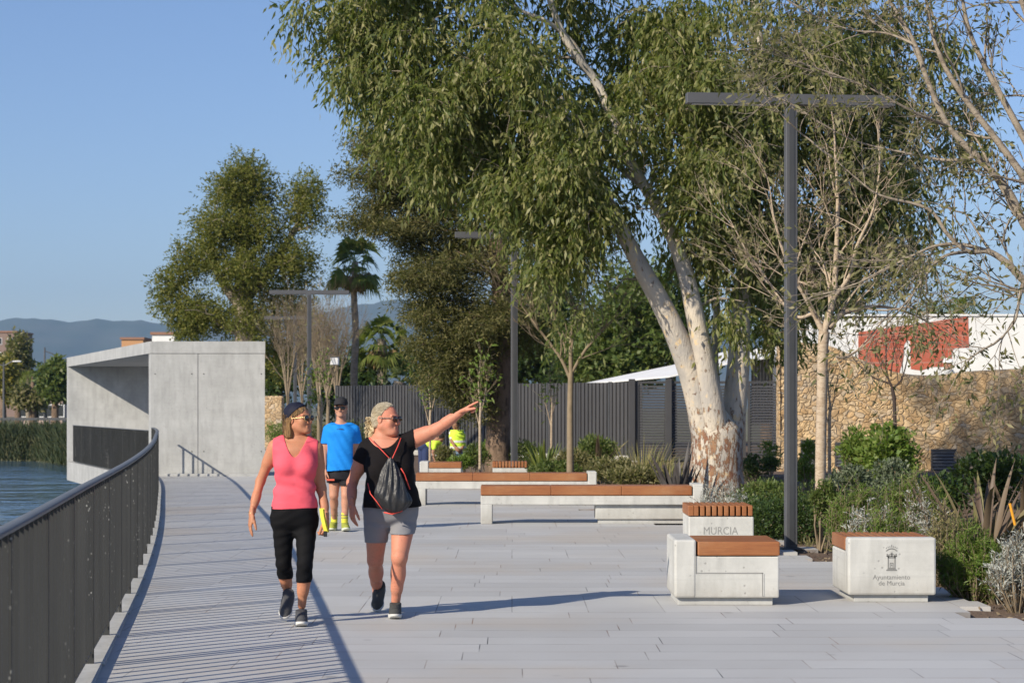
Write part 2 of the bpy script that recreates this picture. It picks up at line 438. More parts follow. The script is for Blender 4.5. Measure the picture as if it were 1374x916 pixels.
for i in range(len(pxs) - 1):
    for k in range(K - 1):
        a = i * K + k; F.append((a, a + K, a + K + 1, a + 1))
tag(np_obj('hills', V, F, hill_mat(), smooth=True), kind='structure')

# ------------------------------------------------------------------ riverside railing
def rail_metal():
    t = NT('spattered dark railing paint')
    n = t.noise(2.0, 3, stretch=(1, 1, .25), coord='World'); col = t.mix(t.ramp(n, [(.35, 0), (.7, 1)]), (.030, .031, .030), (.046, .047, .045))
    vo = t.n('TexVoronoi'); vo.inputs['Scale'].default_value = 34; t.l(t.co('World', (1, 1, .75)), vo.inputs['Vector'])
    patch = t.ramp(t.noise(1.1, 3, .6, coord='World'), [(.50, 0), (.62, 1)])
    sp = t.math('MULTIPLY', t.ramp(vo.outputs['Distance'], [(.16, 1), (.22, 0)]), patch)
    dr = t.noise(26, 2, .5, stretch=(1, 1, .03), coord='World')
    z = t.n('SeparateXYZ'); t.l(t.co('World'), z.inputs[0])
    lowz = t.ramp(z.outputs[2], [(.10, 1), (.55, 0)])
    sp = t.math('MAXIMUM', sp, t.math('MULTIPLY', t.math('MULTIPLY', t.ramp(dr, [(.66, 0), (.70, 1)]), patch), lowz))
    t.base(t.mix(t.math('MULTIPLY', sp, .55), col, (.45, .45, .42))); t.rough(.5)
    return t.m
MAT['rail'] = rail_metal()
MAT['cap'] = plain('handrail paint', (.10, .108, .118), .55, (.13, .138, .148), 2, spec=.35)
def railing(name, label, pts, panel=1.5, top=1.1, base=0.0, group=None, kerb=True, z0=.07):
    """pts: dense polyline at floor level"""
    P = [Vector((p[0], p[1], 0)) for p in pts]
    cum = [0]
    for a, b in zip(P[:-1], P[1:]): cum.append(cum[-1] + (b - a).length)
    def at(s):
        s = min(max(s, 0), cum[-1] - 1e-6); i = int(np.searchsorted(cum, s, side='right')) - 1; i = min(i, len(P) - 2)
        f = (s - cum[i]) / (cum[i + 1] - cum[i]); return P[i].lerp(P[i + 1], f)
    loc = P[0]; root = thing(name, label, 'railing', loc, group=group)
    n = max(1, round(cum[-1] / panel)); L = cum[-1] / n
    capm = MB(); prev = None; capv = []
    for i in range(n):
        a, b = at(i * L), at((i + 1) * L); d = (b - a).normalized(); nr = Vector((-d.y, d.x, 0)); ln = (b - a).length
        m = Matrix(((d.x, nr.x, 0, a.x), (d.y, nr.y, 0, a.y), (0, 0, 1, base), (0, 0, 0, 1)))
        sm = MB(); ns = int(ln / .185)
        for k in range(ns):
            u = (k + .5) * ln / ns
            sm.box(u - .006, u + .006, -.024, .024, z0 + .03, top - .019, M=m)
        sm.box(.03, ln - .03, -.012, .012, z0 + .005, z0 + .025, M=m)
        sm.build('slat_panel', MAT['rail'], root, off=loc)
        MB().box(-.009, .009, -.028, .028, -.02, top - .019, .002, M=m).build('post', MAT['rail'], root, off=loc)
        if kerb:
            g = .05 * math.sin(i * 2.1)
            c = MB(); c.poly([m @ Vector((.003, .10, -.12)), m @ Vector((ln - .003, .10, -.12)), m @ Vector((ln - .003, -.075, -.12)), m @ Vector((.003, -.09, -.12))], (0, 0, .138))
            c.build('kerb', MAT['kerb'], root, off=loc)
    N = 4 * n; W_ = .030
    ring = []
    for i in range(N + 1):
        p = at(i * cum[-1] / N); q = at(min(cum[-1], (i + .3) * cum[-1] / N)); r_ = at(max(0, (i - .3) * cum[-1] / N))
        d = (q - r_).normalized(); nr = Vector((-d.y, d.x, 0))
        for sx, z in ((-W_, top - .018), (W_, top - .018), (W_, top - .004), (W_ - .004, top), (-W_ + .004, top), (-W_, top - .004)):
            ring.append(p + nr * sx + Vector((0, 0, z + base)) - loc)
    F = []
    for i in range(N):
        for j in range(6):
            a = i * 6 + j; b = i * 6 + (j + 1) % 6; F.append((a, b, b + 6, a + 6))
    h = np_obj('handrail', ring, F, MAT['cap'], root)
    return root
railing('riverside_railing', 'long dark slatted railing curving along the river edge of the promenade', [(railX(v), v) for v in np.arange(-3, 44.9, .5)])
# concrete river wall below the railing
qp = [(railX(v), v) for v in np.arange(-5.5, 45.1, 1.5)] + [(-8.15, 45)]
V = []; F = []
for x, yv in qp: V += [(x - .13, yv, -.03), (x + .10, yv, -.03), (x + .10, yv, -4), (x - .13, yv, -4)]
for i in range(len(qp) - 1):
    for j in range(4): F.append((i * 4 + j, i * 4 + (j + 1) % 4, i * 4 + 4 + (j + 1) % 4, i * 4 + 4 + j))
tag(np_obj('river_wall', V, F, MAT['kerb'], off=(0, 0, 0)), 'concrete river wall below the curved railing', 'wall')

# ------------------------------------------------------------------ concrete viewing pavilion
pav = thing('viewing_pavilion', 'open sided concrete viewing pavilion standing over the river at the end of the railing', 'pavilion', (-8.15, 45, 0))
OFF = (-8.15, 45, 0)
A = (-8.17, 45.0); B = (-13.42, 60.0); w = 2.58
def sk(x0, y0, x1, y1): return [(x0, y0), (x1, y0)]
top, und = 2.83, 2.60
MB().poly([(A[0], 45, -.08), (A[0] + w, 45, -.08), (A[0] + w - .09, 45.25, -.08), (A[0] - .09, 45.25, -.08)], (0, 0, 2.84)).build('front_wall', MAT['conc_wall'], pav, off=OFF)
MB().poly([(B[0] + .09, 59.75, -.08), (B[0] + .09 + w, 59.75, -.08), (B[0] + w, 60, -.08), (B[0], 60, -.08)], (0, 0, 2.84)).build('end_wall', MAT['conc_wall'], pav, off=OFF)
MB().poly([(A[0] - .01, 44.985, 2.765), (A[0] + w + .01, 44.985, 2.765), (B[0] + w + .01, 60.015, 2.765), (B[0] - .01, 60.015, 2.765)], (0, 0, .27)).build('roof', MAT['conc_wall'], pav, off=OFF)
MB().poly([(A[0], 45.0, -.64), (A[0] + w, 45.0, -.64), (B[0] + w, 60, -.64), (B[0], 60, -.64)], (0, 0, .555)).build('floor_slab', MAT['conc_wall'], pav, off=OFF)
MB().box(A[0] + .01, A[0] + w + .02, 44.72, 44.995, -.05, .05, .01).build('step', MAT['conc_wall'], pav, off=OFF)
for xx in (A[0] + 1.06,):
    MB().box(xx - .006, xx + .006, 44.990, 44.998, .06, 2.76).build('formwork_joint', plain('joint shadow gap', (.27, .27, .27), .9), pav, off=OFF)
MB().box(-10.1, -10.088, 59.742, 59.748, -.08, 2.76).build('formwork_joint', MAT['gap'], pav, off=OFF)
for xx in (A[0] + .10, A[0] + .93, A[0] + 1.2, A[0] + w - .08):
    for zz in (.55, 2.3): MB().tube([(xx, 44.992, zz), (xx, 44.999, zz)], .013, 8).build('tie_hole', MAT['gap'], pav, off=OFF)
railing('pavilion_railing', 'straight dark slatted railing in the river opening of the concrete pavilion', [(-8.30 - .35 * s, 45.6 + s) for s in np.arange(0, 13.9, .5)], panel=2.0, top=1.02, base=0.0, kerb=False, z0=-.07)
# ================================================================== street lamps
def lamp_post(Y, px, label, rz=0, H=4.96):
    x = PX(px, Y)
    t = thing('street_lamp', label, 'street lamp', (x, Y, 0), rz, 'T shaped street lamps along the promenade')
    MB().box(-.063, .063, -.055, .055, .012, H, .006).build('pole', MAT['lamp_metal'], t)
    MB().box(-.028, .028, -.064, -.056, .05, H - .14).build('pole_groove', MAT['dark_metal'], t)
    MB().box(-.12, .12, -.12, .12, 0, .014, .003).build('base_plate', MAT['lamp_metal'], t)
    MB().box(-1.16, 1.16, -.056, .053, H - .115, H + .002, .005).build('arm', MAT['lamp_metal'], t)
    for s in (-1, 1):
        MB().box(min(s * .25, s * 1.1), max(s * .25, s * 1.1), -.04, .04, H - .122, H - .116).build('light_panel', plain('frosted lens', (.5, .5, .48), .4), t)
    return t
lamp_post(21.75, 1061, 'nearest tall grey T shaped lamp post beside the two concrete seats', R(6))
lamp_post(38.9, 690, 'grey T shaped lamp post rising behind the long benches', R(6))
lamp_post(58.2, 415, 'grey T shaped lamp post above the man in blue', R(4))
lamp_post(74.8, 396, 'fourth grey T shaped lamp post from the front, dim before the bare trees', R(4))
lamp_post(92, 377, 'farthest grey T shaped lamp post right of the concrete pavilion', R(4))

# ================================================================== lettering
def text_obj(s, size, mat, parent, loc, name='lettering', ext=.0012, align='CENTER', xs=1.0, bold=0):
    cu = bpy.data.curves.new(name, 'FONT'); cu.body = s; cu.size = size; cu.extrude = ext; cu.align_x = align
    cu.resolution_u = 3; cu.offset = bold
    o = bpy.data.objects.new(name, cu); COL.objects.link(o)
    dg = bpy.context.evaluated_depsgraph_get(); me = bpy.data.meshes.new_from_object(o.evaluated_get(dg))
    bpy.data.objects.remove(o); me.materials.clear(); me.materials.append(mat)
    o = bpy.data.objects.new(name, me); o.rotation_euler = (R(90), 0, 0); o.location = loc; o.scale = (xs, 1, 1)
    return link(o, parent)
MAT['ink'] = plain('grey sandblasted lettering', (.20, .20, .19), .9)
MAT['ink2'] = plain('pale recessed lettering', (.24, .24, .23), .9)

# ================================================================== concrete seats and benches
def seat_block(label, x, Y, w=.80, d=.78, rz=0, group='short concrete seats with wooden tops'):
    """short seat: concrete end block, wooden board, grooved front"""
    t = thing('concrete_seat', label, 'seat', (x, Y, 0), rz, group)
    MB().box(.03, w - .045, .05, d - .05, 0, .07, .004).build('plinth', MAT['kerb'], t)
    b = MB(); c = .17
    b.box(0, c, 0, d, .06, .515, .018, seg=2)
    b.box(c - .02, w, .006, d - .01, .06, .385, .012, seg=2)
    b.build('concrete_body', MAT['conc'], t)
    g = MB()
    g.box(c, w * .84, .003, .008, .250, .258); g.box(w * .835, w * .845, .003, .008, .075, .258); g.box(c - .006, c + .002, .001, .008, .25, .385)
    g.build('groove', plain('groove shadow', (.25, .25, .24), .9), t)
    h = MB(); h.box(w * .845 + .001, w * .845 + .008, .002, .008, .075, .25); h.build('groove_edge', MAT['conc'], t)
    MB().box(c + .012, w + .004, -.004, d - .02, .39, .50, .010, seg=2).build('wood_board', MAT['wood'], t)
    return t
A1 = seat_block('wide concrete seat with a solid orange wooden board, nearest of the middle pair', PX(905, 15.55), 15.55, .82, .78)
seat_block('small far concrete seat with wooden board beside the bending worker', PX(563, 37.9), 37.9, .79, .7)

def slat_seat(label, x, Y, w=.78, d=.78, text=None, front_full=False):
    t = thing('slatted_seat', label, 'seat', (x, Y, 0), 0, 'short concrete seats with wooden slats')
    MB().box(.055, w - .055, .045, d - .03, 0, .07, .004).build('plinth', MAT['kerb'], t)
    b = MB()
    if front_full:
        b.box(0, w, 0, .14, .058, .515, .018, seg=2)
        b.box(.0, w, .12, d, .058, .40, .016, seg=2)
        b.build('concrete_body', MAT['conc'], t)
        y0, z0, z1 = .142, .405, .512
    else:
        b.box(0, w, 0, d, .058, .40, .014, seg=2); b.build('concrete_body', MAT['conc'], t)
        y0, z0, z1 = -.004, .408, .52
    n = 11; p = (w + .008) / n
    for i in range(n):
        xx = -.004 + i * p
        MB().box(xx, xx + p * (.74 if i not in (0,) else .95), y0, d + .004, z0, z1, .008, seg=2).build('wood_slat', MAT['wood'], t)
    MB().box(.02, w - .02, y0 + .03, d - .02, .395, .412).build('slat_bearer', MAT['dark_metal'], t)
    return t
C1 = slat_seat('concrete seat with slatted top and castle emblem on its front, right of the lamp post', PX(1138, 15.8), 15.8, .70, .78, front_full=True)
C1.scale = (1, 1, 1)
fx = .345
text_obj('Ayuntamiento', .052, MAT['ink'], C1, (fx, -.0005, .185), bold=0)
text_obj('de Murcia', .052, MAT['ink'], C1, (fx, -.0005, .137), bold=0)
em = MB()     # castle emblem under an arched crown
def rb(x0, x1, z0, z1): em.box(fx + x0, fx + x1, -.0022, .0005, z0, z1)
rb(-.042, .042, .252, .262); rb(-.034, .034, .264, .270)
rb(-.031, -.022, .270, .365); rb(.022, .031, .270, .365); rb(-.031, .031, .352, .365)
rb(-.040, -.030, .365, .387); rb(-.026, -.018, .365, .382); rb(-.007, .007, .365, .398); rb(.018, .026, .365, .382); rb(.030, .040, .365, .387); rb(-.018, .018, .380, .385)
rb(-.040, .040, .365, .371); rb(-.022, .022, .270, .278)
rb(-.014, -.009, .278, .312); rb(.009, .014, .278, .312); rb(-.014, .014, .310, .316); rb(-.004, .004, .29, .304)
for i in range(11):
    a = (i - 5) / 5; rb(a * .040 - .005, a * .040 + .005, .424 - .016 * a * a, .431 - .016 * a * a)
for i in range(7):
    a = (i - 3) / 3; rb(a * .042 - .003, a * .042 + .003, .440 - .012 * a * a, .449 - .012 * a * a)
rb(-.003, .003, .449, .458)
em.build('castle_emblem', MAT['ink'], C1)
B1 = slat_seat('concrete seat with slatted top and the word MURCIA, behind the orange board seat', PX(924, 20.9), 20.9, .685, .72)
text_obj('MURCIA', .115, MAT['ink2'], B1, (.335, -.0005, .215), xs=.86, bold=0)
slat_seat('far concrete seat with slatted top at the foot of the second lamp', PX(661, 37.6), 37.6, .66, .7)

def long_bench(label, x0, x1, Y, leg=.17, blk=(0.52, .95)):
    Ln = x1 - x0
    t = thing('long_bench', label, 'bench', (x0, Y, 0), 0, 'long concrete benches with wooden seats')
    b = MB()
    b.box(0, Ln, .004, .55, .255, .375, .010, seg=2)
    b.box(Ln - .12, Ln + .02, 0, .56, .05, .53, .014, seg=2)
    b.build('concrete_beam', MAT['conc'], t)
    MB().box(.0, .155, .002, .55, 0, .258, .010, seg=2).build('leg', MAT['conc'], t)
    MB().box(Ln * blk[0], Ln * blk[1], .07, .50, 0.06, .257, .008, seg=2).build('support_block', MAT['conc'], t)
    MB().box(Ln * blk[0] + .04, Ln * blk[1] - .03, .10, .47, 0, .062, .003).build('plinth', MAT['kerb'], t)
    k = 3; s = (Ln - .13) / k
    for i in range(k): MB().box(.0 + i * s, (i + 1) * s - .003, -.006, .54, .382, .505, .008, seg=2).build('wood_board', MAT['wood'], t)
    return t
long_bench('front long concrete bench with orange wooden seat, nearest of the two long benches', PX(645, 26.4), PX(942, 26.4), 26.4)
long_bench('rear long concrete bench with wooden seat, partly hidden behind the pointing woman', PX(558, 31.5), PX(799, 31.5), 31.5, blk=(.93, .98))

# ================================================================== dark fence, gates, walls
FT = 2.28
def fence_y(px): return float(np.interp(px, [440, 860], [68, 58]))
fx0, fx1 = PX(452, 69), PX(862, 58)
fen = thing('corrugated_fence', 'long dark grey fence of upright metal slats behind the garden', 'fence', (fx0, 69, 0))
MAT['fence'] = plain('anthracite fence', (.050, .050, .053), .5, (.068, .068, .071), .6, spec=.4)
fa, fb = Vector((fx0, 69, 0)), Vector((fx1, 58, 0)); fd = (fb - fa).normalized(); fn = Vector((fd.y, -fd.x, 0)); FL = (fb - fa).length
npan = 11; pl = FL / npan
def lay(m, x0, x1, y0, y1, z0, z1, a=fa, d=fd, nrm=fn, bev=0):
    m.box(x0, x1, y0, y1, z0, z1, bev, M=Matrix(((d.x, nrm.x, 0, a.x), (d.y, nrm.y, 0, a.y), (0, 0, 1, 0), (0, 0, 0, 1))))
for i in range(npan):
    m = MB()
    lay(m, i * pl + .02, (i + 1) * pl - .02, -.02, -.005, .14, FT)
    k = int(pl / .16)
    for j in range(k): lay(m, i * pl + .03 + j * .16, i * pl + .03 + j * .16 + .085, -.004, .035, .16, FT - .005)
    m.build('slat_panel', MAT['fence'], fen, off=fa)
    m = MB(); lay(m, i * pl - .03, i * pl + .03, -.07, .05, 0, FT + .02); m.build('post', MAT['dark_metal'], fen, off=fa)
m = MB(); lay(m, -.2, FL + .2, -.06, .14, -.5, .13, bev=.01); m.build('footing_wall', MAT['conc'], fen, off=fa)
# louvred gates
def louvre_gate(label, xa, xb, Y, ztop=2.3, n=26, group='louvred metal gates'):
    g = thing('louvred_gate', label, 'gate', (xa, Y, 0), 0, group); Wd = xb - xa
    f = MB(); f.box(0, .07, -.03, .04, 0, ztop); f.box(Wd - .07, Wd, -.03, .04, 0, ztop); f.box(.07, Wd - .07, -.028, .038, ztop - .07, ztop); f.box(.07, Wd - .07, -.028, .038, .02, .09)
    f.build('gate_frame', MAT['fence'], g)
    l = MB()
    for i in range(n):
        z = .11 + i * (ztop - .22) / n
        l.poly([(.07, .02, z + .055), (Wd - .07, .02, z + .055), (Wd - .07, -.02, z), (.07, -.02, z)], (0, .004, .006))
    l.build('louvres', MAT['fence'], g)
    return g
gx = [PX(p, 57.5) for p in (852, 897, 950, 1002, 1046)]
for i, lb in enumerate(('louvred grey gate leaf at the end of the dark fence', 'louvred grey gate leaf just left of the white eucalyptus trunk', 'louvred grey gate leaf hidden mostly behind the eucalyptus trunk', 'louvred grey gate leaf between the eucalyptus and the stone wall')):
    louvre_gate(lb, gx[i] + .03, gx[i + 1] - .03, 57.5)
for i, lb in ((0, 'dark square gate post where the slat fence ends'), (1, 'dark square gate post between the two left gate leaves')):
    tag(MB().box(-.09, .09, -.10, .10, 0, 2.36, .01).build('gate_post', MAT['fence'], loc=(gx[i] - .09 if i == 0 else gx[i], 57.48, 0)), lb, 'post')

# stone wall of rubble with a swept top
def stone_mat():
    t = NT('golden rubble stone')
    co = t.co('World', (1, 1, 1.25))
    wob = t.n('TexNoise'); wob.inputs['Scale'].default_value = 2.2; t.l(co, wob.inputs['Vector'])
    vm = t.n('VectorMath', operation='MULTIPLY_ADD'); t.l(wob.outputs['Color'], vm.inputs[0]); vm.inputs[1].default_value = (.5, .5, .5); t.l(co, vm.inputs[2])
    v1 = t.n('TexVoronoi'); v1.inputs['Scale'].default_value = 7.0; t.l(vm.outputs[0], v1.inputs['Vector'])
    v2 = t.n('TexVoronoi', feature='DISTANCE_TO_EDGE'); v2.inputs['Scale'].default_value = 7.0; t.l(vm.outputs[0], v2.inputs['Vector'])
    sep = t.n('SeparateColor'); t.l(v1.outputs['Color'], sep.inputs[0])
    col = t.ramp(sep.outputs[0], [(0, (.42, .27, .13)), (.35, (.58, .40, .21)), (.7, (.64, .47, .27)), (1, (.50, .41, .30))])
    n = t.noise(14, 5, .65, coord='World')
    col = t.mix(t.math('MULTIPLY', t.ramp(n, [(.4, 0), (.7, 1)]), .45), col, (.30, .20, .11))
    grey = t.ramp(t.noise(.5, 4, .6, coord='World'), [(.5, 0), (.68, 1)])
    col = t.mix(t.math('MULTIPLY', grey, .4), col, (.30, .27, .23))
    mort = t.ramp(v2.outputs['Distance'], [(.01, 1), (.05, 0)])
    col = t.mix(t.math('MULTIPLY', mort, .35), col, (.30, .20, .12))
    t.base(col); t.rough(.9)
    h = t.math('ADD', t.ramp(v2.outputs['Distance'], [(0, 0), (.16, 1)]), t.math('MULTIPLY', n, .45))
    t.bump(h, .9, .03)
    return t.m
MAT['stone'] = stone_mat()
SY = 46.0
tab = smooth_tab([(1046, 462), (1078, 462), (1118, 468), (1150, 482), (1185, 497), (1215, 504), (1255, 506), (1300, 501), (1374, 497), (1480, 492), (1650, 490)], 120)
V = []; F = []
def wy(px): return SY + (0 if px < 1250 else -(px - 1250) * .008)
n = len(tab); nz = 14
for i, (px, py) in enumerate(tab):
    Y = wy(px); x = PX(px, Y); zt = PZ(py, Y)
    for k in range(nz + 1):
        z = -.4 + (zt + .4) * k / nz
        rnd = 0.05 * math.sin(x * 7.3 + k * 2.1) * math.sin(k * 1.7 + x * 3.3)
        V.append((x, Y - rnd * (1 if k < nz else 0), z))
    V.append((x, Y + .08, zt + .05)); V.append((x, Y + .38, zt + .05)); V.append((x, Y + .42, zt - .03)); V.append((x, Y + .42, -.4))
m_ = nz + 5
for i in range(n - 1):
    for k in range(m_ - 1): F.append((i * m_ + k, (i + 1) * m_ + k, (i + 1) * m_ + k + 1, i * m_ + k + 1))
sw = thing('stone_wall', 'golden rubble stone wall with a swept top behind the shrubs', 'wall', (PX(1046, SY), SY, 0))
o = np_obj('rubble_masonry', V, F, MAT['stone'], sw, smooth=True, off=sw.location)
MB().poly([(V[0][0] - .02, SY + .42, -.4), (V[0][0] - .02, SY - .02, -.4), (V[0][0] - .02, SY - .02, PZ(462, SY)), (V[0][0] - .02, SY + .42, PZ(462, SY))], (.03, 0, 0)).build('wall_end', MAT['stone'], sw, off=sw.location)
for (a, b, c, d) in ((1249, 1287, 602, 634), (1120, 1144, 593, 626), (1074, 1093, 590, 640)):
    Yv = wy((a + b) / 2) - .10
    x0, x1, z1, z0 = PX(a, Yv), PX(b, Yv), PZ(c, Yv), PZ(d, Yv)
    fr = MB().box(x0, x1, Yv - .03, Yv, z1 - .05, z1); fr.box(x0, x0 + .04, Yv - .028, Yv, z0, z1 - .05); fr.box(x1 - .04, x1, Yv - .028, Yv, z0, z1 - .05)
    fo = fr.build('louvre_vent', MAT['fence'], sw, off=sw.location)
    MB().box(x0 + .04, x1 - .04, Yv - .003, Yv + .002, z0, z1 - .05).build('vent_backing', MAT['gap'], fo, off=sw.location)
    lv = MB(); k = int((z1 - z0) / .075)
    for j in range(k): lv.poly([(x0 + .04, Yv - .008, z0 + j * .075 + .05), (x1 - .04, Yv - .008, z0 + j * .075 + .05), (x1 - .04, Yv - .03, z0 + j * .075), (x0 + .04, Yv - .03, z0 + j * .075)], (0, .003, .006))
    lv.build('vent_slats', MAT['lamp_metal'], fo, off=sw.location)
# raised ground behind the stone wall
tag(MB().poly([(PX(1052, SY) + .1, SY + .43, -.4), (48, SY + .43, -.4), (70, 110, -.4), (PX(1052, 110) + 1, 110, -.4)], (0, 0, 1.52)).build('raised_ground', MAT['land']), kind='structure')
lw = thing('low_stone_wall', 'low broken orange stone wall just right of the pavilion', 'wall', (PX(352, 72), 72, 0))
MB().box(PX(352, 72), PX(380, 72), 72, 72.4, 0, PZ(531, 72), .06).build('rubble', MAT['stone'], lw, off=lw.location)

# white house with an unpainted red block panel
def block_mat():
    t = NT('red clay block'); b = t.n('TexBrick'); b.offset = .5
    b.inputs['Color1'].default_value = (.46, .115, .065, 1); b.inputs['Color2'].default_value = (.40, .09, .05, 1); b.inputs['Mortar'].default_value = (.42, .20, .15, 1)
    b.inputs['Scale'].default_value = 1; b.inputs['Brick Width'].default_value = .85; b.inputs['Row Height'].default_value = .42; b.inputs['Mortar Size'].default_value = .016
    s = t.n('SeparateXYZ'); t.l(t.co('World'), s.inputs[0]); c = t.n('CombineXYZ'); t.l(s.outputs[0], c.inputs[0]); t.l(s.outputs[2], c.inputs[1]); t.l(c.outputs[0], b.inputs['Vector'])
    col = t.mix(t.math('MULTIPLY', t.ramp(t.noise(3, 5, .6, coord='World', stretch=(.6, 1, 3)), [(.45, 0), (.75, 1)]), .35), b.outputs['Color'], (.50, .30, .25))
    t.base(col); t.rough(.9); return t.m
HY = 62.0
wh = thing('white_house', 'white rendered house wall with a panel of red blocks above the stone wall', 'house', (PX(1110, HY), HY, 1.1))
zt = PZ(424, HY); x0h, x1h = PX(1108, HY), PX(1560, HY)
MB().poly([(x0h, HY, 1.0), (x1h, HY, 1.0), (x1h, HY, zt), (PX(1236, HY), HY, zt - .02), (x0h, HY, PZ(428, HY))], (0, 9, 0)).build('wall', MAT['white'], wh, off=wh.location)
MB().box(x0h - .05, x1h, HY - .05, HY + 9.05, zt, zt + .06).build('roof_edge', MAT['white'], wh, off=wh.location)
def hp(px, py): return (PX(px, HY), HY - .012, PZ(py, HY))
red = [(1151.6, 445.5), (1299, 424.5), (1300, 466), (1280, 467), (1277, 472), (1277, 492), (1250, 492), (1236, 497), (1222, 495), (1221, 458), (1217, 456), (1213, 463), (1212, 480), (1206, 503), (1180, 512), (1151.6, 512)]
MB().poly([hp(*p) for p in red], (0, .008, 0)).build('red_block_panel', block_mat(), wh, off=wh.location)
# white awning and white tent posts beyond the gates
aw = [W(781, 514.5, 66), W(900, 490, 66), W(975, 471, 66), W(1046, 465, 70), W(1046, 476, 60), W(975, 487, 60), W(898, 504, 60)]
t = thing('white_awning', 'sloping white canvas awning behind the gates', 'awning', (aw[0].x, 66, 0))
mb = MB(); vs0 = [mb.bm.verts.new(v) for v in aw]; vs1 = [mb.bm.verts.new(v - Vector((0, 0, .05))) for v in aw]
mb.bm.faces.new(vs0); mb.bm.faces.new(vs1[::-1])
for i in range(len(aw)): mb.bm.faces.new((vs0[i], vs1[i], vs1[(i + 1) % len(aw)], vs0[(i + 1) % len(aw)]))
mb.build('canvas', MAT['white'], t, off=t.location)
MB().box(PX(1037, 64), PX(1047, 64), 64, 64.2, 0, PZ(470, 64)).build('post', MAT['white'], t, off=t.location)
MB().box(PX(985, 64), PX(989, 64), 64, 64.1, 0, PZ(486, 64)).build('post', MAT['white'], t, off=t.location)
V = []; F = []
for i in range(60):
    x = PX(1008 + i * .48, 64.6); d = .12 * math.sin(i * .7)
    V += [(x, 64.6 + d, 1.0), (x, 64.6 + d, PZ(469, 64.6))]
for i in range(59): F.append((2 * i, 2 * i + 2, 2 * i + 3, 2 * i + 1))
np_obj('side_curtain', V, F, MAT['white'], t, off=t.location)

# ================================================================== far left bank and buildings behind
def building(name, label, x0, x1, Y, z1, depth, mat, rows=2, cols=4, win=True, z0=-.5):
    b = thing(name, label, 'building', (x0, Y, z0))
    MB().box(x0, x1, Y, Y + depth, z0, z1).build('wall', mat, b, off=b.location)
    MB().box(x0 - .2, x1 + .2, Y - .2, Y + depth + .2, z1, z1 + .35).build('roof', plain('roof edge', (.28, .15, .10), .9), b, off=b.location)
    if win:
        for r in range(rows):
            for c in range(cols):
                wx = x0 + (c + .5) * (x1 - x0) / cols; wz = z1 - 1.8 - r * 3
                if wz < z0 + .3: continue
                f = MB().box(wx - .65, wx + .65, Y - .06, Y - .01, wz - .75, wz + .65).build('window', MAT['white'], b, off=b.location)
                MB().box(wx - .55, wx + .55, Y - .075, Y - .065, wz - .65, wz + .55).build('pane', plain('dark pane', (.03, .035, .04), .15), f, off=b.location)
    return b
building('apartment_block', 'tall brown apartment block with red roof line at the far left edge', PX(-40, 420), PX(22, 420), 420, PZ(446, 420), 14, plain('brown render', (.24, .17, .14), .9), 4, 4)
building('orange_building', 'distant orange brick building peeping over the pavilion roof', PX(163, 300), PX(192, 300), 300, PZ(455.5, 300), 8, plain('orange brick', (.50, .27, .13), .9), 1, 3)
building('white_building', 'distant white building peeping over the corner of the pavilion roof', PX(204, 260), PX(234, 260), 260, PZ(449, 260), 8, MAT['white'], 1, 2)
building('low_building', 'low pale pink building among the trees on the far bank', PX(28, 215), PX(84, 215), 215, PZ(528, 215), 8, plain('pink render', (.45, .34, .29), .9), 1, 5)
def far_pole(label, px, Y, ytop, arms=()):
    x = PX(px, Y); t = thing('light_pole', label, 'street lamp', (x, Y, -.5)); H = PZ(ytop, Y) + .5
    MB().tube([(0, 0, 0), (0, 0, H)], [.12, .07], 8).build('pole', MAT['lamp_metal'], t)
    for (dx, dz) in arms:
        MB().tube([(0, 0, H - .3), (dx * .6, 0, H + dz * .6), (dx, 0, H + dz)], .05, 6).build('arm', MAT['lamp_metal'], t)
        MB().box(dx - .35, dx + .35, -.15, .15, H + dz - .08, H + dz + .04, .03).build('lamp_head', MAT['white'], t)
    return t
far_pole('tall pale light pole on the far bank beside the round green tree', 60, 175, 466, ((1.1, -.9),))
far_pole('double headed street light at the left edge of the far bank', 5, 165, 486, ((-1.3, .0), (1.1, .1)))
fl = thing('bank_barrier', 'thin metal barrier along the road on the far bank', 'barrier', (PX(-60, 150), 150, -.5))
m = MB().box(PX(-60, 150), PX(92, 150), 150, 150.08, .55, .75); m.build('rail', MAT['lamp_metal'], fl, off=fl.location)
for i in range(9):
    xx = PX(-60 + i * 18, 150); MB().box(xx - .05, xx + .05, 150.08, 150.18, -.5, .75).build('post', MAT['lamp_metal'], fl, off=fl.location)
# haze
hz = MB().box(-8000, 8000, -60, 8600, -7, 520).build('haze', bpy.data.materials.new('haze air')); hm = hz.data.materials[0]; hm.use_nodes = True
nt = hm.node_tree; nt.nodes.remove(nt.nodes['Principled BSDF']); pv = nt.nodes.new('ShaderNodeVolumePrincipled')
pv.inputs['Color'].default_value = (.44, .68, 1, 1); pv.inputs['Density'].default_value = 9e-5; pv.inputs['Anisotropy'].default_value = .2
nt.links.new(pv.outputs[0], nt.nodes['Material Output'].inputs['Volume'])
tag(hz, kind='stuff')
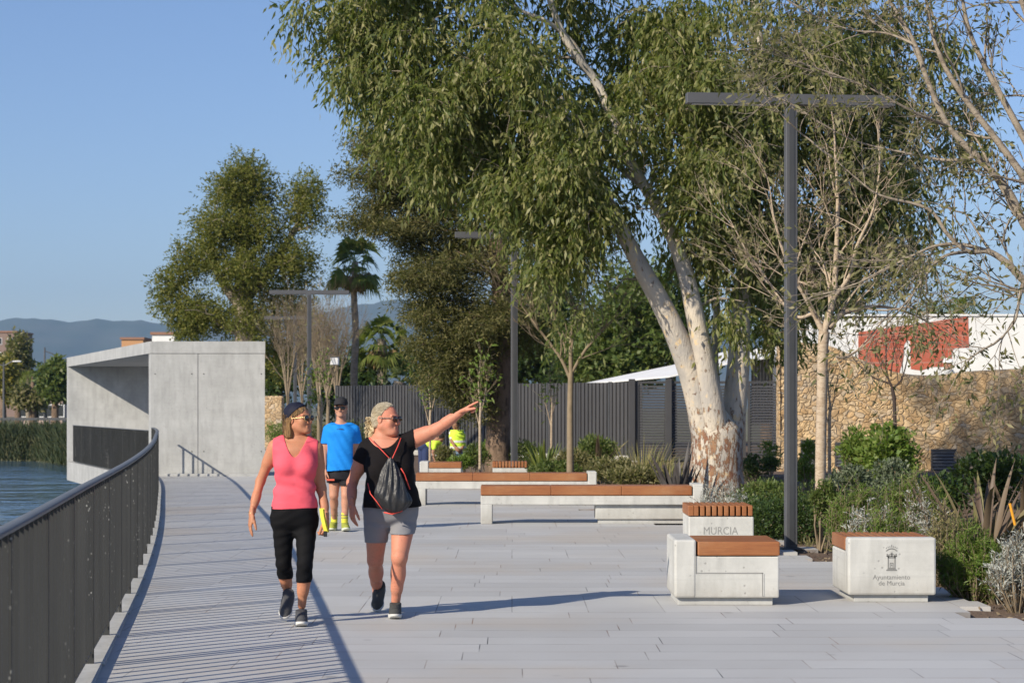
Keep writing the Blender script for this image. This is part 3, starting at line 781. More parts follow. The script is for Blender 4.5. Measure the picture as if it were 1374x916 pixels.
# ================================================================== vegetation
def nrmz(a): return a / np.maximum(np.linalg.norm(a, axis=1, keepdims=True), 1e-9)
def leaf_quads(P, D, L, Wd, g=rng):
    n = len(P); D = nrmz(D)
    S = nrmz(np.cross(D, nrmz(g.normal(size=(n, 3)))))
    N = np.cross(D, S)
    L = np.broadcast_to(np.asarray(L, float), (n,))[:, None]; Wd = np.broadcast_to(np.asarray(Wd, float), (n,))[:, None]
    V = np.stack([P, P + D * L * .42 + S * Wd * .5 + N * L * .06, P + D * L, P + D * L * .42 - S * Wd * .5 + N * L * .06], 1).reshape(-1, 3)
    F = np.arange(4 * n).reshape(-1, 4)
    return V, F
def shell_pts(c, r, n, fill=.5, g=rng):
    """points in an ellipsoid, more of them near its surface"""
    d = nrmz(g.normal(size=(n, 3))); rad = (fill + (1 - fill) * g.random((n, 1))) ** .6
    return np.array(c) + d * rad * np.array(r)
def crown_twigs(centres, cr, strands, per, L, Wd, droop=.6, slen=.45, spread=.7, g=rng, jit=.35, upb=.0, squash=1.0):
    """each clump = strands of leaves along little drooping twigs"""
    C = np.repeat(centres, strands, 0); n = len(C)
    crr = np.repeat(cr, strands)[:, None] if hasattr(cr, '__len__') else cr
    st = C + nrmz(g.normal(size=(n, 3))) * crr * (g.random((n, 1)) ** .5) * .9 * np.array([1 + (1 - squash) * .5, 1, squash])
    d0 = nrmz(nrmz(st - C) * spread + g.normal(size=(n, 3)) * .35 + np.array([0, 0, -droop + upb]))
    sl = slen * (.5 + g.random((n, 1)))
    Ps = []; Ds = []
    for k in range(per):
        f = (k + g.random((n, 1))) / per
        p = st + d0 * sl * f + np.array([0, 0, -1]) * (sl * f) ** 2 * droop * .8
        dd = d0 * .6 + g.normal(size=(n, 3)) * jit + np.array([0, 0, -droop])
        Ps.append(p); Ds.append(dd)
    P = np.concatenate(Ps); D = np.concatenate(Ds)
    return leaf_quads(P, D, L * (.6 + .7 * g.random(len(P))), Wd * (.7 + .6 * g.random(len(P))), g)
def branch_to(ts, nodes, target, r0, r1, bow=.12, g=random, n=5):
    """grow a branch from the nearest skeleton node to target, record its points"""
    A = np.array([q[0] for q in nodes]); tg = np.array(target)
    dv = tg - A; d = np.linalg.norm(dv, axis=1) + np.maximum(0, -dv[:, 2]) * .9
    i = int(np.argmin(d)); s, rs = Vector(nodes[i][0]), nodes[i][1]
    t = Vector(target); ln = (t - s).length; pts = [s]
    off = Vector((g.uniform(-1, 1), g.uniform(-1, 1), g.uniform(.2, 1))) * ln * bow
    ra = min(rs * .7, r0 * (ln / 1.5) ** .6 + .004); rad = [ra]
    for k in range(1, n):
        f = k / (n - 1); p = s.lerp(t, f) + off * (4 * f * (1 - f)) + Vector([g.uniform(-1, 1) for _ in 'xyz']) * ln * .03 * (1 if k < n - 1 else 0)
        pts.append(p); rad.append(ra + (r1 - ra) * f); nodes.append((tuple(p), rad[-1]))
    ts.add(pts, rad, 5 if ra > .03 else 3)
def polyl(pts, sub=5):
    """Catmull-Rom polyline with radii: pts = [(x,y,z,r),...]"""
    P = [np.array(p, float) for p in pts]; P = [2 * P[0] - P[1]] + P + [2 * P[-1] - P[-2]]; out = []
    for i in range(1, len(P) - 2):
        for k in range(sub):
            t = k / sub; a, b, c, d = P[i - 1:i + 3]
            out.append(.5 * (2 * b + (c - a) * t + (2 * a - 5 * b + 4 * c - d) * t * t + (3 * b - a - 3 * c + d) * t ** 3))
    out.append(P[-2]); return out
def limb(ts, pts, nodes, n=9, sub=5, wob=0.0):
    q = polyl(pts, sub); vec = [Vector(p[:3]) for p in q]; rad = [max(p[3], .003) for p in q]
    ts.add(vec, rad, n)
    for v, r in zip(vec, rad): nodes.append((tuple(v), r))

# ---- the big eucalyptus
EY = 31.0
ex = PX(962, EY)
euc = thing('eucalyptus_tree', 'huge eucalyptus with peeling white three limbed trunk towering over the benches', 'tree', (ex, EY, 0))
def E(px, py, dy, r): v = W(px, py, EY + dy); return (v.x, v.y, v.z, r * (.90 if r < .3 else 1))
tr = TubeSet(); nodes = []
base_low = [(ex, EY, -.3, .50), (ex, EY, .15, .45), (ex - .01, EY, .6, .415), (ex, EY, 1.0, .40), E(958, 575, 0, .36), E(955, 552, 0, .24)]
limb(tr, base_low, nodes, 20, 6)
limb(tr, [E(955, 620, 0, .27), E(948, 580, -.05, .27), E(934, 520, -.10, .235), E(912, 460, -.2, .20), E(886, 405, -.3, .175), E(858, 355, -.4, .15), E(830, 300, -.5, .12), E(800, 240, -.5, .095), E(775, 190, -.6, .075), E(752, 130, -.6, .05)], nodes, 14)
limb(tr, [E(962, 620, -.1, .26), E(960, 580, -.15, .24), E(950, 510, -.25, .185), E(934, 430, -.3, .16), E(918, 360, -.3, .14), E(895, 300, -.2, .12), E(868, 255, 0, .10), E(845, 215, .1, .085), E(822, 160, .3, .08), E(800, 110, .4, .075), E(776, 80, .3, .07), E(755, 45, .2, .06), E(738, 0, .2, .055), E(722, -60, .2, .05), E(700, -140, .2, .04)], nodes, 14)
limb(tr, [E(975, 620, .1, .24), E(982, 575, .2, .22), E(990, 500, .3, .20), E(994, 430, .5, .17), E(1000, 350, .6, .14), E(1012, 270, .7, .12), E(1022, 180, .8, .10), E(1020, 80, .9, .09), E(1010, -30, 1, .07), E(1000, -160, 1, .05)], nodes, 14)
limb(tr, [E(790, 100, .4, .05), E(770, 60, .3, .045), E(735, 30, .1, .04), E(700, 15, 0, .03), E(655, -10, -.2, .02)], nodes, 8)
limb(tr, [E(960, 520, .2, .09), E(958, 470, .8, .08), E(962, 420, 1.2, .07), E(955, 340, 1.6, .05)], nodes, 8)
limb(tr, [E(868, 255, 0, .07), E(800, 200, .6, .05), E(700, 130, .9, .04), E(600, 90, 1, .03)], nodes, 7)
limb(tr, [E(1012, 270, .7, .08), E(1060, 190, .9, .06), E(1110, 120, 1.1, .045), E(1170, 80, 1.2, .03)], nodes, 7)
tr.build('trunk', MAT['euc'], euc, off=euc.location)
# crown: (px, py, rx, ry px, depth offset, depth radius m, number of clumps)
S31 = FPX / EY
blobs = [(455, 18, 66, 40, 0, 1.0, 26), (520, 70, 80, 80, 0, 1.3, 52), (585, 150, 85, 85, -.2, 1.4, 60), (640, 215, 80, 56, -.2, 1.2, 38), (620, 30, 100, 90, .3, 1.8, 55),
         (690, 110, 95, 100, -.6, 1.6, 60), (705, 240, 75, 62, -.4, 1.2, 38), (745, 330, 50, 50, -.5, .9, 22), (790, 190, 95, 85, -.9, 1.3, 56), (790, 290, 70, 75, -.6, 1.1, 40), (820, 370, 34, 48, -.5, .8, 14),
         (800, 20, 80, 40, 1.2, 1.2, 30), (870, 80, 80, 90, .8, 1.5, 44), (900, 170, 95, 85, -.7, 1.4, 52), (880, 275, 70, 55, -.6, 1.0, 26), (940, 330, 55, 50, -.2, .8, 20),
         (960, 60, 95, 90, 0, 1.8, 50), (1000, 180, 80, 90, -.3, 1.4, 46), (1010, 290, 55, 60, .1, 1.0, 24), (1020, 380, 28, 50, .3, .6, 11), (955, 230, 60, 60, -.5, 1.0, 22),
         (1080, 60, 90, 90, .4, 1.8, 56), (1100, 180, 80, 80, .8, 1.4, 50), (1120, 300, 80, 80, 1.2, 1.0, 40), (1190, 90, 80, 90, 1.2, 1.2, 46), (1200, 230, 70, 100, 1.4, .9, 40), (1190, 350, 50, 50, 1.4, .8, 16), (1060, 400, 30, 40, 1.0, .6, 9), (1290, 130, 60, 110, 2.2, 1.0, 16),
         (780, 430, 30, 20, -.5, .4, 3), (985, 420, 22, 22, -.4, .3, 4), (1035, 440, 18, 28, .2, .4, 5),
         (520, -60, 90, 60, 0, 1.5, 30), (650, -100, 120, 90, .3, 2.2, 50), (800, -120, 130, 110, .6, 2.4, 55), (950, -120, 130, 110, .5, 2.4, 50), (1100, -90, 120, 90, .8, 2.0, 36),
         (470, -200, 90, 80, 0, 1.6, 26), (450, -330, 120, 90, .2, 2.0, 44), (560, -420, 110, 90, .3, 2.0, 40), (400, -420, 90, 70, .3, 1.8, 26), (330, -350, 60, 60, 0, 1.6, 16),
         (720, -250, 130, 110, .5, 2.4, 40), (900, -270, 140, 120, .6, 2.5, 45), (820, -390, 120, 80, .6, 2.0, 25), (850, 120, 120, 120, 2.6, 1.2, 36), (700, 180, 120, 100, 2.2, 1.2, 30), (1000, 150, 110, 130, 2.6, 1.0, 30)]
cent = []
for (px, py, rx, ry, dy, rd, k) in blobs:
    c = W(px, py, EY + dy)
    q = shell_pts(c, (rx / S31, rd, ry / S31), int(k * 1.12), .25)
    cent.append(q)
cent = np.concatenate(cent)
limb_px = np.array([(868, 255), (845, 215), (822, 160), (800, 110), (776, 80), (755, 45), (738, 0), (722, -40)], float)
lq = np.concatenate([np.linspace(a, b, 12) for a, b in zip(limb_px[:-1], limb_px[1:])])
cpx = np.stack([687 + FPX * cent[:, 0] / cent[:, 1], HOR - FPX * (cent[:, 2] - CAMZ) / cent[:, 1]], 1)
dd_ = np.linalg.norm(cpx[:, None] - lq[None], axis=2).min(1)
cent = cent[~((dd_ < 40) & (cent[:, 1] < EY + .35) & (cpx[:, 1] < 150))]
br = TubeSet()
base_pt = np.array([ex, EY, 4.5]); order = np.argsort(np.linalg.norm(cent - base_pt, axis=1))
for i in order: branch_to(br, nodes, cent[i], .045, .008)
br.build('branches', MAT['bark_grey'], euc, off=euc.location)
lq2 = np.concatenate([np.linspace(a, b, 10) for a, b in [((912, 460), (886, 405)), ((886, 405), (858, 355)), ((858, 355), (835, 310)), ((934, 430), (918, 360)), ((918, 360), (895, 300)), ((895, 300), (868, 255)), ((868, 255), (845, 215))]])
cpx = np.stack([687 + FPX * cent[:, 0] / cent[:, 1], HOR - FPX * (cent[:, 2] - CAMZ) / cent[:, 1]], 1)
dd_ = np.linalg.norm(cpx[:, None] - lq2[None], axis=2).min(1)
cent = cent[~((dd_ < 34) & (cent[:, 1] < EY + .2))]
hole = np.sin(cent[:, 0] * 2.6 + 1.3 * np.sin(cent[:, 2] * 1.9)) + np.sin(cent[:, 2] * 3.1 + 1.1 * np.sin(cent[:, 0] * 2.3 + cent[:, 1])) + np.sin(cent[:, 1] * 2.7 + cent[:, 2])
cent = cent[(hole > -1.15) & (rng.random(len(cent)) < .92)]
V, F = crown_twigs(cent, .22 + .18 * rng.random(len(cent)), 20, 7, .145, .040, droop=.70, slen=.42, jit=.45)
np_obj('crown', V, F, MAT['l_euc'], euc, off=euc.location)
print('euc leaves', len(F))

def generic_tree(name, label, cat, Y, trunkpts, blobs, lmat, bmat, cl, strands, per, L, Wd, droop, slen, group=None, r0=.05, jit=.35, root_px=None, z0=0, fill=.25, nb=None, limbs=(), squash=1.0):
    S = FPX / Y
    x = PX(trunkpts[0][0], Y)
    t = thing(name, label, cat, (x, Y, z0), group=group)
    ts = TubeSet(); nodes = []
    def Q(p): v = W(p[0], p[1], Y + p[2]); return (v.x, v.y, v.z, p[3])
    first = Q(trunkpts[0])
    limb(ts, [(first[0], first[1], z0 - .3, first[3] * 1.25)] + [Q(p) for p in trunkpts], nodes, 10)
    for lm in limbs: limb(ts, [Q(p) for p in lm], nodes, 7)
    ts.build('trunk', bmat, t, off=t.location)
    cent = np.concatenate([shell_pts(W(px, py, Y + dy), (rx / S, rd, ry / S), k, fill) for (px, py, rx, ry, dy, rd, k) in blobs])
    br = TubeSet(); o = np.argsort(np.linalg.norm(cent - np.array(nodes[-1][0]), axis=1))
    for i in o: branch_to(br, nodes, cent[i], r0, r0 * .2)
    br.build('branches', bmat, t, off=t.location)
    V, F = crown_twigs(cent, cl, strands, per, L, Wd, droop=droop, slen=slen, jit=jit, squash=squash)
    np_obj('crown', V, F, lmat, t, off=t.location)
    return t
# ---- olive conifer behind the eucalyptus
generic_tree('conifer_tree', 'tall olive green conifer with a thick brown trunk left of the eucalyptus', 'tree', 43,
    [(668, 640, 0, .30), (668, 600, 0, .27), (670, 540, 0, .26), (674, 470, 0, .24), (672, 380, 0, .2), (660, 280, 0, .16), (640, 190, 0, .1), (630, 130, 0, .05)],
    [(500, 186, 26, 20, 0, .7, 12), (512, 235, 44, 24, 0, 1.0, 22), (560, 190, 60, 44, .4, 1.2, 34), (560, 255, 60, 26, .5, 1.0, 24), (510, 275, 30, 16, 0, .7, 8), (495, 295, 26, 20, -.2, .6, 9), (545, 305, 44, 22, -.2, .9, 20), (605, 300, 50, 44, .4, 1.0, 30), (580, 345, 40, 20, .2, .8, 14), (575, 378, 46, 22, -.6, .9, 24), (650, 330, 40, 40, .4, .8, 18), (630, 370, 50, 36, -.5, 1.2, 24), (566, 412, 30, 16, -.4, .7, 9),
     (600, 440, 50, 40, -.6, 1.1, 34), (650, 440, 50, 40, -.8, 1.1, 32), (612, 500, 42, 30, -.6, .9, 22), (632, 520, 24, 26, -.7, .6, 9), (570, 470, 20, 16, -.3, .5, 6), (625, 545, 24, 24, -.4, .6, 8),
     (700, 420, 34, 60, .2, .8, 20), (650, 250, 60, 80, 1, 1.2, 30), (610, 120, 60, 60, .5, 1.4, 24)],
    MAT['l_pine'], MAT['bark_dark'], .40, 58, 5, .105, .024, .25, .20, r0=.05, jit=.8, squash=.55)
# ---- rounded tree behind the pavilion
generic_tree('spreading_tree', 'large round crowned tree behind the concrete pavilion', 'tree', 82,
    [(330, 560, 0, .5), (330, 480, 0, .45), (328, 420, 0, .4), (325, 350, 0, .3), (328, 280, 0, .2), (335, 230, 0, .1)],
    [(335, 232, 24, 16, 0, 1.2, 20), (312, 258, 30, 20, 0, 1.5, 26), (352, 266, 24, 18, 0, 1.3, 12), (298, 300, 36, 26, -.5, 1.8, 32), (350, 312, 32, 26, -.4, 1.8, 27), (404, 260, 32, 15, 0, 1.3, 15), (414, 296, 24, 20, 0, 1.3, 12), (270, 345, 32, 22, -.4, 1.6, 25), (330, 362, 42, 26, -.8, 2, 36), (398, 350, 34, 26, 0, 1.8, 28),
     (238, 378, 28, 15, 0, 1.2, 13), (226, 408, 20, 12, 0, 1, 9), (268, 420, 36, 20, -.5, 1.6, 28), (325, 430, 42, 22, -.5, 1.6, 28), (385, 410, 44, 34, .6, 1.8, 30), (250, 440, 22, 12, 0, 1, 10), (400, 480, 50, 40, 1, 1.6, 30)],
    MAT['l_round'], MAT['bark_grey'], .62, 40, 5, .15, .055, .1, .35, r0=.12, jit=.8,
    limbs=[[(329, 420, 0, .25), (300, 380, 0, .2), (280, 340, 0, .12)], [(329, 400, 0, .25), (370, 350, 0, .2), (400, 300, 0, .1)], [(329, 450, 0, .2), (290, 430, 0, .15), (250, 400, 0, .08)]])
# ---- dark mass of trees behind the fence
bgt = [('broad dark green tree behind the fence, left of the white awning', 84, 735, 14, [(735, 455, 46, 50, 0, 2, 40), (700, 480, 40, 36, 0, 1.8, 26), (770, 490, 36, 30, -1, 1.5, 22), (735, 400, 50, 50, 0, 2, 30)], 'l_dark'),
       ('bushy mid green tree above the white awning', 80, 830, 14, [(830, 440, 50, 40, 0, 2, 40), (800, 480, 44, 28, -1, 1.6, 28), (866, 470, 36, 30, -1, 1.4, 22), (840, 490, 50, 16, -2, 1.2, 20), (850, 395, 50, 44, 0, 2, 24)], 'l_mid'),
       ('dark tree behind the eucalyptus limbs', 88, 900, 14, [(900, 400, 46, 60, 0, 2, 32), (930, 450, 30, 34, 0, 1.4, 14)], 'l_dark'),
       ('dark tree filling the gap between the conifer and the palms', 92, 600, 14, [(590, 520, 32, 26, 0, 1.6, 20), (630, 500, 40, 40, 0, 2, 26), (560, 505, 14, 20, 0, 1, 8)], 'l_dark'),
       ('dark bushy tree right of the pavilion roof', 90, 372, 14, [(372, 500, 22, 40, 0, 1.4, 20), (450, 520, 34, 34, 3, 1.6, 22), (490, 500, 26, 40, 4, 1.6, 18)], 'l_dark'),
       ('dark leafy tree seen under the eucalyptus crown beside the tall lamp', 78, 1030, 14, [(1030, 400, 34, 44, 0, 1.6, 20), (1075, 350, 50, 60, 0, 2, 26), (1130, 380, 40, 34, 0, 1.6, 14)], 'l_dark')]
for lb, Y, px, k, bl, mt in bgt:
    generic_tree('leafy_tree', lb, 'tree', Y, [(px, 600, 0, .3), (px, 520, 0, .25), (px, 440, 0, .15)], bl, MAT[mt], MAT['bark_dark'], .75, 20, 5, .30, .13, .1, .5, group='trees behind the fence', r0=.08, jit=.9)
# ---- far bank trees
for lb, Y, px, bl, mt in [('round bright green tree on the far bank left of the pavilion', 168, 74, [(74, 512, 15, 22, 0, 1.6, 80), (74, 498, 10, 12, 0, 1.2, 26)], 'l_mid'),
                          ('tall olive tree beside the brown apartment block', 190, 24, [(22, 475, 14, 22, 0, 1.6, 40), (30, 500, 8, 16, 0, 1.2, 14)], 'l_olive'),
                          ('yellowing tree at the left edge of the far bank', 178, 4, [(4, 500, 12, 20, 0, 1.6, 30), (10, 520, 10, 14, 0, 1.2, 14)], 'l_yel'),
                          ('small grey green tree in front of the low pink building', 172, 44, [(46, 535, 9, 8, 0, 1, 16), (30, 530, 9, 10, 0, 1, 14)], 'l_olive')]:
    generic_tree('bank_tree', lb, 'tree', Y, [(px, 550, 0, .3), (px, 520, 0, .2), (px, 505, 0, .1)], bl, MAT[mt], MAT['bark_dark'], .7, 14, 4, .45, .22, .1, .5, group='trees on the far bank', r0=.08, z0=-.5, jit=.9)
# ---- palms
def palm(name, label, px, pyc, Y, pybase, Rc, rtr, nf=34, skirt=30, lean=0, g=random.Random(4), z0=0, group='palm trees', fan=True):
    c = W(px, pyc, Y); b = Vector((PX(px + lean, Y), Y, z0)); t = thing(name, label, 'palm', tuple(b), group=group)
    ts = TubeSet(); n = 14
    ts.add([b.lerp(c, i / (n - 1)) + Vector((.04 * math.sin(i), 0, -.3 if i == 0 else 0)) for i in range(n)], [rtr * (1.15 - .3 * i / n + .06 * (i % 2)) for i in range(n)], 9)
    ts.build('trunk', MAT['bark_grey'], t, off=b)
    def fronds(count, elo, ehi, mat, nm, Lf, drp):
        V = []; F = []
        for i in range(count):
            az = g.uniform(0, 2 * math.pi); el = g.uniform(elo, ehi); pl_ = Lf * g.uniform(.5, .7)
            d = Vector((math.cos(az) * math.cos(el), math.sin(az) * math.cos(el), math.sin(el)))
            if fan:
                e = c + d * pl_ + Vector((0, 0, -drp * pl_ * .3))
                side = d.cross(Vector((0, 0, 1))).normalized(); ro = g.uniform(-1.1, 1.1); side = (side * math.cos(ro) + side.cross(d) * math.sin(ro)).normalized(); up = side.cross(d)
                st = len(V); V += [c, c + side * .03, e + side * .02, e]; F.append((st, st + 1, st + 2, st + 3))
                k = 13
                for j in range(k):
                    a = (j / (k - 1) - .5) * 2.6; bl = Lf * g.uniform(.38, .5)
                    bd = (d * math.cos(a) + side * math.sin(a)); s2 = bd.cross(up).normalized() * .035 * Lf
                    m = e + bd * bl * .55 + Vector((0, 0, -.03 * drp)); tp = e + bd * bl + Vector((0, 0, -bl * (.25 + .55 * drp * g.random())))
                    st = len(V); V += [e, m + s2 + up * .02, tp, m - s2]; F.append((st, st + 1, st + 2, st + 3))
            else:
                k = 16; prev = c
                for j in range(k):
                    f = (j + 1) / k; p = c + d * Lf * f + Vector((0, 0, -Lf * .55 * f * f * (1 + drp)))
                    ax = (p - prev).normalized(); side = ax.cross(Vector((0, 0, 1))).normalized()
                    for s in (-1, 1):
                        ld = (side * s + ax * .7 + Vector((0, 0, -.25))).normalized(); ll = Lf * .26 * math.sin(math.pi * min(.95, f * .85 + .12))
                        st = len(V); V += [p, p + ld * ll * .5 + ax * .05 * Lf * .5, p + ld * ll, p + ld * ll * .5 - ax * .012 * Lf]; F.append((st, st + 1, st + 2, st + 3))
                    prev = p
        np_obj(nm, V, F, mat, t, off=b)
    fronds(nf, -.75, 1.3, MAT['l_palm'], 'crown', Rc, .8)
    if skirt: fronds(skirt, -1.45, -.7, MAT['l_deadpalm'], 'dead_skirt', Rc * .75, .5)
    return t
palm('fan_palm', 'tall slim fan palm with green head standing above the bare trees', 476, 352, 86, 545, 1.5, .15, 44, 26, 0)
palm('fan_palm', 'shorter full headed fan palm right of the tall slim palm', 512, 455, 93, 545, 1.55, .24, 46, 30)
palm('fan_palm', 'stubby fan palm with dry brown leaves low behind the fence', 536, 512, 90, 560, 1.0, .3, 10, 34)
palm('date_palm', 'date palm whose fronds arch above the white house roof', 1286, 412, 88, 500, 2.0, .25, 34, 0, z0=1, group=None, fan=False)
palm('date_palm', 'date palm half hidden left of the other above the white house', 1249, 412, 96, 500, 1.5, .25, 26, 0, z0=1, group=None, fan=False)
palm('bank_palm', 'small pale palm on the far bank before the hills', 38, 503, 185, 545, 1.9, .2, 30, 0, z0=-.5, group=None, fan=False)

# ---- leafless or thinly leaved young trees
FG = {'foreground_tree': .78}
def twig_tree(name, label, Y, trunk, limbs, bmat, rec=3, twn=3, L0=.8, seed=1, leaf=None, nleaf=0, lsize=.06, group=None, cat='tree', spread=.55, up=.35, r=.012, shrink=.66, z0=None, tie=False):
    g = random.Random(seed); gg = np.random.default_rng(seed)
    def Q(p): v = W(p[0], p[1], Y + (p[3] if len(p) > 3 else 0)); return (v.x, v.y, v.z, p[2] * FG.get(name, 1))
    x = PX(trunk[0][0], Y); zz = 0 if z0 is None else z0; t = thing(name, label, cat, (x, Y, zz), group=group)
    ts = TubeSet(); nodes = []
    f0 = Q(trunk[0]); limb(ts, [(f0[0], f0[1], zz - .1, f0[3] * 1.1)] + [Q(p) for p in trunk], nodes, 9)
    ts.build('trunk', bmat, t, off=t.location)
    tb = TubeSet(); tips = []
    def grow(p, d, ln, rr, lev):
        pts = [p]; q = p; dd = d.copy()
        for k in range(4):
            dd = (dd + Vector([g.uniform(-1, 1) for _ in 'xyz']) * .16 + Vector((0, 0, up * .12))).normalized(); q = q + dd * ln / 4; pts.append(q); tips.append((q, dd))
        tb.add(pts, [rr * (1 - .13 * k) for k in range(5)], 4 if rr > .008 else 3)
        if lev > 0:
            for k in range(twn):
                s = pts[g.randint(2, 4)] if k else pts[4]
                nd = (dd + Vector([g.uniform(-1, 1) for _ in 'xyz']) * spread * (1 if k else .5) + Vector((0, 0, up * .3))).normalized()
                grow(s, nd, ln * g.uniform(shrink - .12, shrink + .12), rr * .58, lev - 1)
    for lm in limbs:
        nn = []; limb(tb, [Q(p) for p in lm], nn, 6)
        for i in range(3, len(nn), max(1, len(nn) // 6)):
            a, b = Vector(nn[i][0]), Vector(nn[i - 1][0]); d = (a - b).normalized()
            nd = (d * .7 + Vector([g.uniform(-1, 1) for _ in 'xyz']) * .7 + Vector((0, 0, up))).normalized()
            grow(a, nd, L0 * g.uniform(.5, 1), max(nn[i][1] * .5, r * .6), rec - 1)
        a, b = Vector(nn[-1][0]), Vector(nn[-3][0]); grow(a, (a - b).normalized(), L0 * .8, r, rec - 1)
    tb.build('branches', bmat, t, off=t.location)
    if leaf and nleaf:
        idx = gg.integers(0, len(tips), nleaf); P = np.array([tuple(tips[i][0]) for i in idx]) + gg.normal(size=(nleaf, 3)) * lsize * .6
        D = np.array([tuple(tips[i][1]) for i in idx]) * .5 + gg.normal(size=(nleaf, 3)) * .6 + np.array([0, 0, -.5])
        V, F = leaf_quads(P, D, lsize * (.6 + .8 * gg.random(nleaf)), lsize * .34, gg)
        np_obj('leaves', V, F, leaf, t, off=t.location)
    return t
twig_tree('young_tree', 'young pale barked tree with thin leaves right behind the nearest lamp post', 24,
    [(1101, 716, .068), (1101, 620, .066), (1103, 520, .065), (1104, 470, .066), (1106, 445, .07)],
    [[(1106, 450, .04), (1092, 420, .035), (1074, 385, .028, -.1), (1052, 340, .022, -.2), (1038, 290, .015, -.3)],
     [(1106, 445, .045), (1118, 400, .038), (1122, 340, .03), (1124, 270, .022), (1120, 190, .014)],
     [(1112, 440, .035), (1132, 420, .03, .1), (1165, 412, .024, .2), (1190, 412, .018, .3), (1215, 418, .01, .4)],
     [(1118, 400, .03), (1140, 370, .024, -.2), (1150, 330, .02, -.3), (1172, 280, .014, -.4), (1180, 230, .01, -.4)],
     [(1110, 470, .02), (1128, 480, .016), (1150, 470, .012, .2), (1170, 448, .008, .3)],
     [(1092, 420, .025), (1070, 425, .02, .2), (1046, 400, .014, .4), (1020, 360, .01, .5)]],
    MAT['bark_pale'], 4, 3, .75, 7, MAT['l_olive'], 2200, .08, spread=.75, up=.2)
twig_tree('foreground_tree', 'large grey branched tree reaching in from the right edge with small olive leaves', 18,
    [(1475, 760, .16), (1470, 600, .14), (1455, 470, .13), (1440, 400, .12), (1425, 360, .10)],
    [[(1440, 400, .07), (1408, 398, .055), (1374, 376, .05), (1350, 352, .042), (1325, 337, .036), (1298, 337, .03), (1272, 315, .025), (1245, 280, .02), (1181, 262, .014), (1150, 240, .01), (1117, 211, .007)],
     [(1425, 370, .07), (1395, 325, .06), (1374, 300, .055), (1352, 255, .048), (1310, 210, .042), (1273, 170, .036), (1245, 110, .032), (1228, 60, .026), (1205, 20, .02), (1180, -20, .014)],
     [(1425, 365, .06), (1400, 280, .05), (1374, 238, .045), (1335, 185, .04), (1300, 140, .036), (1268, 90, .03), (1250, 40, .024), (1240, -20, .018)],
     [(1420, 350, .06), (1400, 240, .05), (1360, 160, .04), (1322, 90, .032), (1300, 40, .026), (1288, -20, .018)],
     [(1325, 337, .03), (1290, 328, .024), (1255, 330, .018), (1220, 345, .013), (1185, 362, .009)],
     [(1298, 337, .022), (1265, 345, .017, -.2), (1240, 372, .012, -.3), (1225, 395, .008, -.3)],
     [(1430, 380, .06), (1425, 200, .05), (1390, 60, .04), (1360, -30, .03)],
     [(1310, 210, .026), (1270, 215, .02, .3), (1215, 205, .014, .5), (1150, 190, .009, .6), (1100, 165, .006, .6)],
     [(1273, 170, .022), (1225, 150, .016, -.3), (1170, 120, .011, -.4), (1120, 100, .008, -.4)],
     [(1228, 60, .018), (1190, 45, .013, .2), (1140, 40, .009, .3), (1090, 20, .006, .3)],
     [(1374, 376, .03), (1368, 400, .02, -.2), (1362, 430, .014, -.3), (1345, 452, .009, -.4)]],
    MAT['bark_grey'], 4, 3, .62, 21, MAT['l_olive'], 5600, .078, spread=.8, up=.05)
twig_tree('dark_sapling', 'small leafless sapling with a black stem before the stone wall', 30,
    [(1201, 680, .035), (1201, 600, .032), (1200, 540, .028), (1197, 520, .028)],
    [[(1197, 520, .02), (1190, 500, .016), (1189, 460, .012), (1191, 420, .008)], [(1197, 522, .02), (1210, 508, .012), (1218, 480, .008)], [(1196, 515, .018), (1170, 505, .010), (1145, 480, .007), (1135, 450, .005)], [(1195, 505, .012), (1200, 470, .008), (1212, 430, .006)]],
    MAT['twig_dark'], 3, 3, .5, 3, spread=.5, up=.5, r=.005)
twig_tree('bare_tree', 'slim bare tree between the benches and the dark fence', 35,
    [(765, 668, .07), (765, 600, .062), (765, 545, .055), (766, 500, .05)],
    [[(766, 510, .035), (752, 480, .03), (728, 448, .022), (700, 410, .012)], [(766, 500, .04), (766, 460, .03), (770, 425, .02), (782, 385, .01)], [(766, 502, .03), (785, 470, .025), (805, 445, .018), (826, 425, .01)], [(760, 470, .02), (745, 430, .015), (742, 400, .01)]],
    MAT['twig_tan'], 4, 3, .75, 5, MAT['l_olive'], 260, .09, spread=.6, up=.35, r=.010)
# bare street trees in a row at the left, far away
rowt = [(428, 62, 432, 'bare brown twiggy tree just right of the third lamp post'), (452, 70, 440, 'bare brown twiggy tree left of the palm trunk'), (386, 66, 436, 'bare brown twiggy tree between the lamp posts near the pavilion'), (405, 76, 448, 'bare brown twiggy tree furthest back in the left row'), (440, 61, 470, 'bare tree carrying a small white nest box')]
for i, (px, Y, yt, lb) in enumerate(rowt):
    H = 545 - yt
    twig_tree('bare_street_tree', lb, Y, [(px, 600, .07), (px, 560, .06), (px + 1, 545 - H * .12, .05)],
        [[(px, 535, .04), (px - 6, 545 - H * .45, .03), (px - 12, 545 - H * .75, .015)], [(px, 535, .04), (px + 7, 545 - H * .5, .03), (px + 13, 545 - H * .8, .015)], [(px, 530, .04), (px + 1, 545 - H * .55, .03), (px, yt + 8, .012)], [(px, 545, .03, -.6), (px - 3, 500, .02, -.9), (px - 6, 480, .012, -1)]],
        MAT['twig_tan'], 4, 3, 1.0, 30 + i, MAT['l_dry'], 90, .12, group='bare trees in a row by the promenade', spread=.55, up=.5, r=.012)
nb = thing('nest_box', 'small white nest box on the bare tree', 'box', tuple(W(449, 484, 60.5)))
